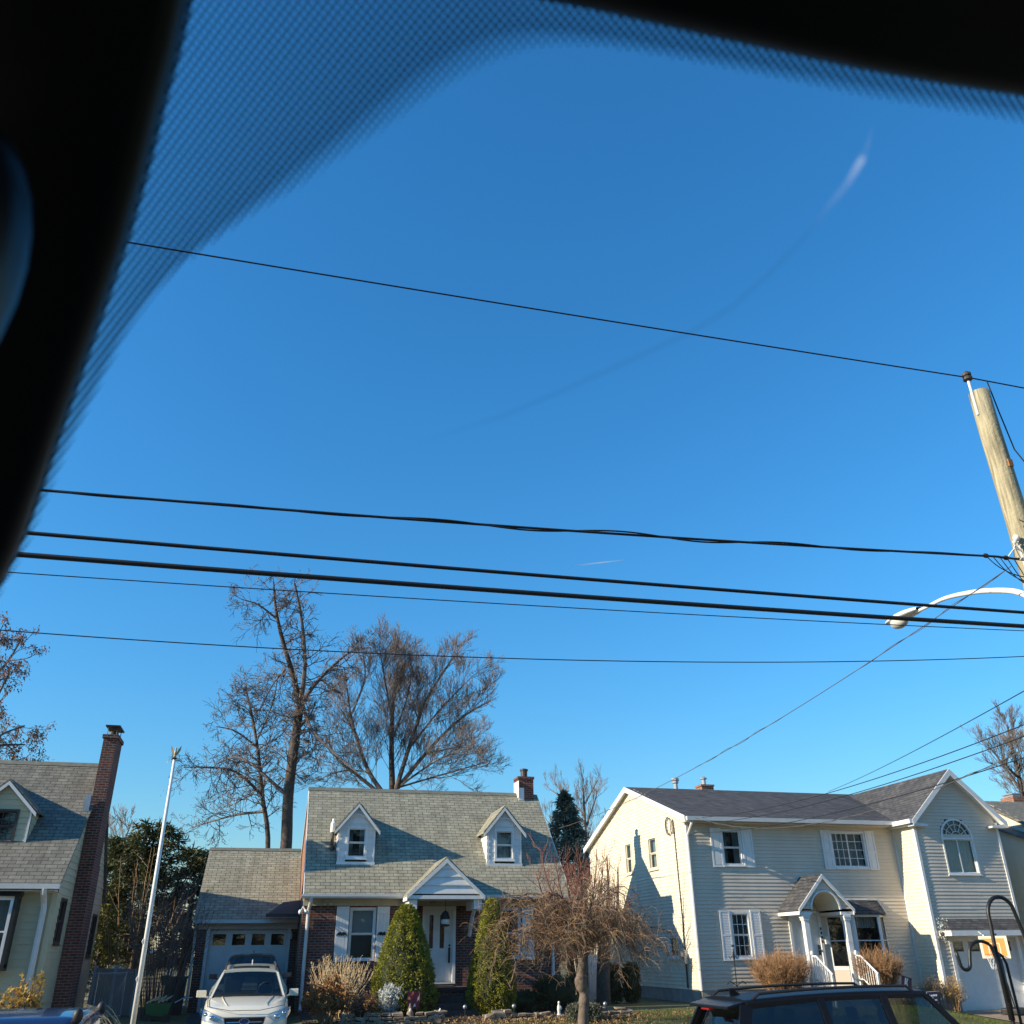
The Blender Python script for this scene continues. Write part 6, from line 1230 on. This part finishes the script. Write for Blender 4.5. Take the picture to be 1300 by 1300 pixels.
boxwood('boxwood_bush', 'dark rounded boxwood under the right window, near the corner downspout', (8.5, 28.3, .85), .66, .5, .92, 101)
boxwood('boxwood_bush', 'low dark boxwood between the narrow conifer and the rounded one', (7.25, 28.2, .85), .75, .45, .55, 102)
boxwood('holly_bush', 'dark glossy holly at the foot of the shaded gable wall', (11.1, 30.6, .9), .3, .3, 1.15, 103)
boxwood('upright_yew', 'narrow dark upright yew against the shaded gable wall, right of the holly', (11.75, 30.6, .9), .27, .27, 1.15, 104, 'yew')
boxwood('juniper_mound', 'small grey-green mound beside the weeping tree trunk', (8.35, 25.3, .75), .45, .35, .42, 105, 'spruce')
# ------------------------------------------------------------------ yard things
def stones(name, label, x0, x1, y, seed):
    rng = random.Random(seed); b = MB()
    for row in range(3):
        x = x0+rng.random()*.1
        while x < x1:
            w = rng.uniform(.12, .34); h = .075; z = gz(x, y)+.0+row*.085
            if row < 2 or rng.random() < .5:
                n0 = len(b.v); b.obox((x+w/2, y+rng.uniform(-.05, .05)+.05*row, z+h/2), (w/2*.96, rng.uniform(-.02, .02), rng.uniform(-.01, .015)), (rng.uniform(-.02, .02), rng.uniform(.11, .18), 0), (0, 0, h/2*rng.uniform(.7, 1.15)))
                for i in range(n0, len(b.v)): p = V(b.v[i])+rv(rng)*.012; b.v[i] = tuple(p)
            x += w
    o = b.build(name, M['stone'], bevel=.012); tag(o, label, 'stone edging', 'low stone edgings of the front beds')
stones('stone_edging', 'low dry-stone edging in the bed right of the front steps', 5.75, 7.5, 25.9, 1)
stones('stone_edging', 'low dry-stone edging behind the weeping tree trunk', 8.6, 9.9, 25.9, 2)
stones('stone_edging', 'low dry-stone edging left of the front steps, below the silver plant', 2.0, 4.6, 25.9, 3)
def simple(name, label, cat, loc, parts, group=None, rot=None):
    t = thing(name, label, cat, loc, 0, group)
    for nm, m, fn in parts:
        b = MB(); fn(b); b.build(nm, M[m], t, smooth=(m in SM_))
    if rot: t.rotation_euler = rot
    return t
SM_ = ()
M['flagred'] = mat('faded_red_flag_cloth', (.22, .05, .06), .85, .2, 12)
M['maroon'] = mat('maroon_board', (.07, .01, .03), .5, .08)
M['navy'] = mat('navy_board', (.02, .02, .07), .5, .05)
M['green'] = mat('green_plastic', (.02, .11, .04), .45, .1)
M['dgreen'] = mat('dark_plastic', (.02, .03, .03), .5, .1)
M['net'] = mat('white_net', (.7, .7, .68), .8, .05)
M['rim'] = mat('orange_rim', (.5, .09, .02), .45, 0)
M['pink'] = mat('pink_flag', (.55, .25, .27), .8, .1)
g0 = gz(3.95, 26.5)
simple('garden_flag', 'small dark red patterned garden flag on a thin stake near the front steps', 'flag', (3.98, 26.3, gz(3.98, 26.3)), [
    ('stake', 'black', lambda b: (b.tube([(.18, 0, -.1), (.18, 0, .78)], .008, 5), b.tube([(.18, 0, .72), (-.17, 0, .68)], .006, 5), b.ell((.18, 0, .8), .02, .02, .02))),
    ('cloth', 'flagred', lambda b: b.grid([[(-.16+.32*i/8, .015*sin(i*1.1+j), .68+.012*i/8-.40*j/5) for i in range(9)] for j in range(6)])),
    ('emblem', 'white', lambda b: (b.prism([(-.02, -.03, .33), (.06, -.03, .34), (.03, -.03, .42)], (0, .006, 0)), b.prism([(.08, -.03, .45), (.14, -.03, .5), (.12, -.03, .56)], (0, .006, 0))))])
simple('garden_gnome', 'little hooded garden figure beside the silver plant', 'garden figure', (3.86, 26.05, gz(3.86, 26.05)+.06), [
    ('figure', 'stone', lambda b: b.lathe([(.10, 0), (.11, .05), (.085, .16), (.05, .22), (.055, .26), (.03, .31), (.004, .40)], n=12)), ('beard', 'white', lambda b: b.ell((0, -.05, .22), .03, .025, .05))])
simple('garden_goose', 'small white bird ornament at the edge of the left bed, by the steps', 'garden figure', (4.52, 26.0, gz(4.5, 26)+.06), [
    ('figure', 'white', lambda b: (b.ell((0, 0, .1), .11, .06, .06), b.tube([(.08, 0, .13), (.11, 0, .22), (.13, 0, .24)], [.03, .02, .025], 6)))])
simple('garden_statue', 'small white standing statue in front of the boxwoods', 'statue', (8.02, 26.5, gz(8, 26.5)), [
    ('statue', 'white', lambda b: (b.lathe([(.06, 0), (.06, .05), (.04, .07), (.05, .17), (.04, .26), (.02, .29)], n=12), b.ell((0, -.01, .325), .032, .038, .04), b.ell((.03, -.02, .2), .05, .03, .06)))])
def globe(x, y, label): simple('gazing_globe', label, 'globe', (x, y, gz(x, y)), [('stem', 'black', lambda b: b.tube([(0, 0, -.05), (0, 0, .22)], .012, 6)), ('ball', 'galv', lambda b: b.ell((0, 0, .27), .055, .055, .055, 18, 12))], 'grey garden globes')
SM_ = ('galv',)
globe(5.42, 26.6, 'grey garden globe next to the front steps'); globe(9.36, 26.5, 'grey garden globe on the stones behind the weeping trunk'); globe(6.75, 26.5, 'grey garden globe between the narrow conifer and the white statue')
SM_ = ()
def sign(name, label, loc, rot, board, w, h, marks, tilt):
    t = thing(name, label, 'yard sign', loc); t.rotation_euler = (0, tilt, rot)
    b = MB(); b.tube([(-w*.3, .01, -.15), (-w*.3, .01, .35)], .006, 4); b.tube([(w*.3, .01, -.15), (w*.3, .01, .35)], .006, 4); b.build('stake', M['white'], t)
    b = MB(); b.box(-w/2, w/2, -.004, .004, .3, .3+h); p = b.build('board', M[board], t)
    b = MB(); 
    for a in marks: b.prism([(x*w, -.0065, .3+z*h) for x, z in a], (0, .002, 0))
    b.build('marking', M['white'], p)
def bar(x0, x1, z0, z1): return [(x0, z0), (x1, z0), (x1, z1), (x0, z1)]
sign('yard_sign', 'tilted maroon yard sign with a white K-like emblem beside the right bush', (19.02, 26.6, gz(19, 26.6)+.12), .1, 'maroon', .38, .38, [[(-.22, .1), (-.12, .1), (-.02, .9), (-.14, .9)], [(-.1, .45), (.05, .9), (.17, .9), (.02, .45)], [(-.03, .5), (.07, .55), (.22, .1), (.1, .1)]], .25)
sign('yard_sign', 'navy and maroon yard sign with white lettering in front of the garage wing', (19.76, 26.3, gz(19.7, 26.3)-.12), -.1, 'navy', .36, .30, [bar(-.42, -.2, .55, .72), bar(-.16, .02, .55, .70), bar(.06, .24, .56, .72), bar(.28, .42, .55, .71), bar(-.05, .03, .38, .46)]+[bar(-.4+.11*i, -.33+.11*i, .16, .28) for i in range(7)]+[bar(-.5, .5, .97, 1.0), bar(-.5, -.47, 0, 1)], -.05)
simple('utility_cabinet', 'cream sunlit cabinet standing against the garage wing side wall', 'cabinet', (20.35, 27.65, gz(20.3, 27.6)), [
    ('case', 'cream', lambda b: (b.box(-.22, .22, -.16, .16, 0, .58), b.box(-.24, .24, -.18, .18, .58, .62))), ('leg', 'white', lambda b: b.box(-.2, -.14, -.15, -.09, -.2, 0)), ('leg', 'white', lambda b: b.box(.14, .2, -.15, -.09, -.2, 0))])
simple('garden_lamp', 'small white globe path lamp by the garage wing corner', 'lamp', (20.72, 27.3, gz(20.7, 27.3)), [('post', 'black', lambda b: b.tube([(0, 0, -.05), (0, 0, .55)], .014, 6)), ('globe', 'white', lambda b: b.ell((0, 0, .62), .06, .06, .07))])
def hoop():
    g = gz(23.0, 26.5); t = thing('basketball_hoop', 'portable basketball hoop with orange backboard before the garage door', 'basketball hoop', (22.85, 26.75, g)); t.rotation_euler = (0, 0, radians(34))
    b = MB(); b.tube([(0, 0, .1), (0, 0, 2.3)], .04, 10); b.build('pole', M['black'], t)
    b = MB(); b.obox((.2, 0, .1), (.45, 0, 0), (0, .28, 0), (0, 0, .1)); b.build('base', M['blackplastic'], t, bevel=.05)
    b = MB(); b.tube([(0, 0, 2.2), (-.25, 0, 1.75)], .02, 6); b.tube([(.35, 0, .15), (.02, 0, 1.1)], .02, 6); b.tube([(.35, .15, .15), (.02, 0, .9)], .015, 6); b.build('brace', M['black'], t)
    Z = 2.40-g+.0; b = MB(); b.box(-.40, -.37, -.42, .42, Z-.34, Z+.30); bd = b.build('backboard', M['cream'], t)
    b = MB(); b.box(-.404, -.401, -.34, .34, Z-.27, Z+.23); b.build('panel', M['orange'], bd)
    b = MB()
    for a in (bar(-.18, -.15, -.24, .1), bar(.15, .18, -.24, .1), bar(-.15, .15, .07, .1)): b.prism([(-.4045, x, Z+z) for x, z in a], (-.003, 0, 0))
    b.build('target_square', M['cream'], bd)
    b = MB(); R = .225; c = V((-.66, 0, Z-.22)); b.tube([c+V((R*cos(a), R*sin(a), 0)) for a in (2*pi*i/24 for i in range(25))], .010, 6); b.box(-.44, -.40, -.08, .08, Z-.27, Z-.18); rm = b.build('rim', M['rim'], t)
    b = MB(); n = 12
    for k in range(n):
        for s in (-1, 1):
            b.tube([c+V(((R-.1*j/4)*cos(2*pi*(k+s*j*.5)/n), (R-.1*j/4)*sin(2*pi*(k+s*j*.5)/n), -.42*j/4)) for j in range(5)], .007, 3)
    b.build('net', M['net'], rm)
hoop()
def basket():
    rng = random.Random(9); t = thing('hanging_basket', 'white flowering basket hung on the left jamb of the wing garage door', 'plant', (21.68, 27.78, 3.15)); b = MB()
    b.tube([(0, .1, .05), (0, -.05, .1), (0, -.08, .02)], .008, 4); b.build('hook', M['black'], t)
    b = MB(); b.lathe([(.05, -.5), (.11, -.4), (.13, -.32)], (0, -.08, 0), 10); b.build('basket', M['trim'], t); c = MB()
    for i in range(260): p = rv(rng)*.1; c.leaf(V((p.x, -.1+p.y*.7, -.28+p.z*1.4)), rng.uniform(.04, .08), rng, None, .8)
    c.build('flowers', M['silver'], t)
basket()
simple('garden_stake', 'slim black garden stake with curled finial against the lit siding', 'garden stake', (13.42, 26.5, gz(13.4, 26.5)), [
    ('stem', 'black', lambda b: b.tube([(0, 0, -.2), (0, 0, 1.6)], .014, 6)), ('finial', 'black', lambda b: (b.ell((0, 0, 1.68), .05, .05, .03), b.tube([(-.16+.0, 0, 1.42), (-.12, 0, 1.34), (0, 0, 1.45), (.12, 0, 1.34), (.16, 0, 1.42)], .012, 5), b.lathe([(.012, 1.3), (.035, 1.36), (.03, 1.5), (.012, 1.55)], n=8))), ('foot_scroll', 'black', lambda b: (b.tube([(-.3, 0, .68), (-.2, 0, .76), (0, 0, .64), (.2, 0, .76), (.3, 0, .68)], .014, 5)))])
# between green cape and garage
def fence():
    t = thing('vinyl_fence', 'grey vinyl privacy fence running back from the green cape', 'fence', (-5.0, 33.4, .85)); d = V((1.55, -2.6, 0))
    b = MB(); n = 14
    for i in range(n): p, q = d*(i/n), d*((i+.97)/n); b.prism([p+V((0, 0, .02)), q+V((0, 0, .02)), q+V((0, 0, 1.15)), p+V((0, 0, 1.15))], V((.03, .018, 0)))
    b.build('panel', M['vinylfence'], t)
    b = MB(); b.prism([V((0, 0, 1.15)), d+V((0, 0, 1.15)), d+V((0, 0, 1.22)), V((0, 0, 1.22))], V((.05, .03, 0))); b.build('rail', M['vinylfence'], t)
    for f in (0, .5, 1): b = MB(); p = d*f; b.box(p.x-.06, p.x+.06, p.y-.06, p.y+.06, -.2, 1.3); b.build('post', M['vinylfence'], t)
fence()
def chain():
    t = thing('wire_fence', 'low wire fence gate across the side of the green cape', 'fence', (-5.2, 30.4, .85)); b = MB()
    for z in (.05, 1.12): b.tube([(0, 0, z), (1.5, -.1, z)], .018, 6)
    for x in (0, .75, 1.5): b.tube([(x, -.06*x, -.1), (x, -.06*x, 1.16)], .02, 6)
    b.build('frame', M['galv'], t); b = MB()
    for i in range(22):
        for s in (-1, 1): x = i*1.5/22; x2 = x+s*.5; b.tube([(x, -.06*x, .06), (max(0, min(1.5, x2)), -.06*x2, 1.1)], .003, 3)
    b.build('mesh', M['galv'], t)
chain()
simple('garden_cart', 'green garden cart loaded with wood scraps beside the garage', 'cart', (-2.60, 29.2, .74), [
    ('tub', 'green', lambda b: (b.prism([(-.27, -.2, .2), (.27, -.2, .2), (.34, -.26, .50), (-.34, -.26, .50)], (0, .5, 0)))), ('wheel', 'tyre', lambda b: b.lathe([(.12, -.03), (.12, .03)], (-.25, -.28, .12), 14, 'y')), ('wheel', 'tyre', lambda b: b.lathe([(.12, -.03), (.12, .03)], (.25, -.28, .12), 14, 'y')),
    ('handle', 'galv', lambda b: b.tube([(.4, 0, .5), (.6, 0, .6), (.85, 0, .62)], .015, 5)), ('scraps', 'straw', lambda b: [b.tube([(-.3+.1*i, -.2, .52+.03*(i % 3)), (-.1+.08*i, .25, .62+.04*(i % 2))], .025, 5) for i in range(6)])])
simple('trash_can', 'dark wheeled trash can against the garage side wall', 'trash can', (-2.42, 31.6, .82), [('bin', 'dgreen', lambda b: b.prism([(-.24, -.25, 0), (.24, -.25, 0), (.29, -.3, .95), (-.29, -.3, .95)], (0, .55, 0))), ('lid', 'dgreen', lambda b: b.box(-.31, .31, -.33, .3, .955, 1.02)), ('wheel', 'tyre', lambda b: b.lathe([(.1, -.03), (.1, .03)], (-.2, .3, .1), 12, 'x'))])
simple('green_bucket', 'bright green bucket hung near the trash can', 'bucket', (-2.72, 31.3, 1.62), [('pail', 'green', lambda b: b.lathe([(.09, 0), (.13, .26), (.12, .26), (.08, .02)], n=14)), ('handle', 'galv', lambda b: b.tube([(.13*cos(a), 0, .26+.14*sin(a)) for a in (pi*i/10 for i in range(11))], .006, 4))])
def shed():
    t = thing('garden_shed', 'pale garden shed glimpsed under the evergreens behind the vinyl fence', 'shed', (-6.6, 41.5, .9)); b = MB(); siding(b, 'F', 0, lambda z: (0, 3.0) if z < 1.35 else ((z-1.35)/.38, 3-(z-1.35)/.38), 0, 1.88, (), .14); b.poly([(3.0, 0, 0), (3.0, 2.6, 0), (3.0, 2.6, 1.35), (3.0, 0, 1.35)]); b.poly([(0, 0, 0), (0, 2.6, 0), (0, 2.6, 1.35), (0, 0, 1.35)]); b.build('wall', M['cream'], t)
    b = MB(); slab(b, [(-.2, -.2, 1.3), (1.5, -.2, 1.95), (1.5, 2.8, 1.95), (-.2, 2.8, 1.3)], .05); slab(b, [(3.2, -.2, 1.3), (1.501, -.2, 1.95), (1.501, 2.8, 1.95), (3.2, 2.8, 1.3)], .05); b.build('roof', M['whitemetal'], t)
shed()
simple('small_flag', 'small pink and white flag on a stick in front of the shed', 'flag', (-5.25, 37.5, .9), [('stick', 'white', lambda b: b.tube([(0, 0, 0), (0, 0, 1.8)], .012, 5)), ('cloth', 'pink', lambda b: b.grid([[(.02+.28*i/5, .02*sin(i*1.4), 1.78-.14*i/5-.42*j/4) for i in range(6)] for j in range(5)])), ('stripe', 'white', lambda b: [b.grid([[(.02+.28*i/5, .02*sin(i*1.4)-.006, 1.70-.14*i/5-.1*j-.04*k) for i in range(6)] for k in range(2)]) for j in range(4)])])
simple('gate', 'white vinyl gate between the brick cape and the vinyl house', 'gate', (10.75, 31.8, .88), [('post', 'white', lambda b: b.box(-.06, .06, -.06, .06, 0, 1.6)), ('post', 'white', lambda b: b.box(.52, .64, -.06, .06, 0, 1.6)), ('panel', 'white', lambda b: ([b.box(.065+.075*i, .13+.075*i, -.02, .02, .08, 1.42) for i in range(6)], b.box(.06, .52, -.035, -.021, .2, .3), b.box(.06, .52, -.035, -.021, 1.1, 1.2)))])
# ------------------------------------------------------------------ lawn and litter
def lawn():
    rng = random.Random(5); b = MB()
    for i in range(42000):
        x = rng.uniform(2, 21.3); y = rng.uniform(22.4, 27.4)
        if 2 < x < 10 and y > 25.7: continue
        if .9 > x > -2: continue
        z = gz(x, y)-.02; h = rng.uniform(.03, .085); a = rng.random()*6.28; w = .006; dx, dy = cos(a)*w, sin(a)*w; lx, ly = rng.gauss(0, .025), rng.gauss(0, .025); n = len(b.v)
        b.v += [(x-dx, y-dy, z), (x+dx, y+dy, z), (x+lx, y+ly, z+h)]; b.f.append((n, n+1, n+2))
    kind(b.build('grass', M['grass']), 'stuff')
    b = MB()
    for i in range(2600):
        x = rng.uniform(1, 13) if i % 3 else rng.uniform(5, 10); y = rng.uniform(22.6, 26.6) if i % 3 else rng.uniform(24.5, 26.4); b.leaf((x, y, gz(x, y)+.03+rng.random()*.04), rng.uniform(.05, .10), rng, V((0, 0, .2)), .7)
    kind(b.build('fallen_leaves', M['deadleaf']), 'stuff')
    b = MB(); b.grid([[(x, y, gz(x, y)-.012) for x in (1.2+.8*i for i in range(12))] for y in (25.75, 26.3, 27, 27.8, 28.6, 29.55)]); kind(b.build('flower_bed', M['mulch']), 'structure')
M['mulch'] = mat('dark_mulch', (.045, .032, .024), .95, .4, 6, .6, 40)
lawn()
# ------------------------------------------------------------------ unseen houses opposite; spruce wall added to block low sky and its reflections
def across():
    for k, (x, y, lab) in enumerate(((-17, -22, 'sided house across the street, left of the driveway the camera looks from'), (5.5, -24, 'sided house across the street, behind the camera'), (26, -21, 'sided house across the street, far to the right'))):
        h = thing('opposite_house', lab, 'house', (x, y, 1.05), 0, 'houses across the street'); X1, D, ze, zr = 10.5, 9, 5.4, 8.4
        b = MB(); b.box(0, X1, 0, D, -.3, ze); b.poly([(0, 0, ze), (0, D, ze), (0, D/2, zr)]); b.poly([(X1, 0, ze), (X1, D, ze), (X1, D/2, zr)]); b.build('wall', M['greige'], h)
        b = MB(); slab(b, [(-.2, -.3, ze-.1), (X1+.2, -.3, ze-.1), (X1+.2, D/2, zr+.1), (-.2, D/2, zr+.1)], .1); slab(b, [(-.2, D/2+.002, zr+.1), (X1+.2, D/2+.002, zr+.1), (X1+.2, D+.3, ze-.1), (-.2, D+.3, ze-.1)], .1); b.build('roof', M['roof3'], h)
    proto = evergreen('sky_block_spruce', 'unseen tall spruce added behind the camera to block low sky', (-26, -14, 1), 15, 4.2, 201, 'spruce', 240, 'cone', .5, 22, 'added spruces across the street')
    for x, y, s in ((-8, -32, 1.1), (18, -30, 1.2), (30, -14, .9), (40, -24, 1.15), (-34, -28, 1.2), (1, -36, 1.3), (12, -38, 1.25), (-18, -36, 1.2), (26, -37, 1.3), (52, -20, 1.2), (-48, -16, 1.2), (-3, -40, 1.3), (7, -42, 1.35), (-11, -41, 1.3), (20, -40, 1.3), (33, -34, 1.3), (40, -38, 1.3), (-26, -40, 1.3), (-40, -30, 1.2), (48, -34, 1.3), (60, -30, 1.3), (-55, -26, 1.3), (-62, -10, 1.3), (66, -14, 1.3)):
        o = proto.copy(); COL.objects.link(o); o.location = (x, y, 1); o.scale = (s, s, s); o.rotation_euler.z = x
        for c in proto.children: d = c.copy(); COL.objects.link(d); d.parent = o
across()
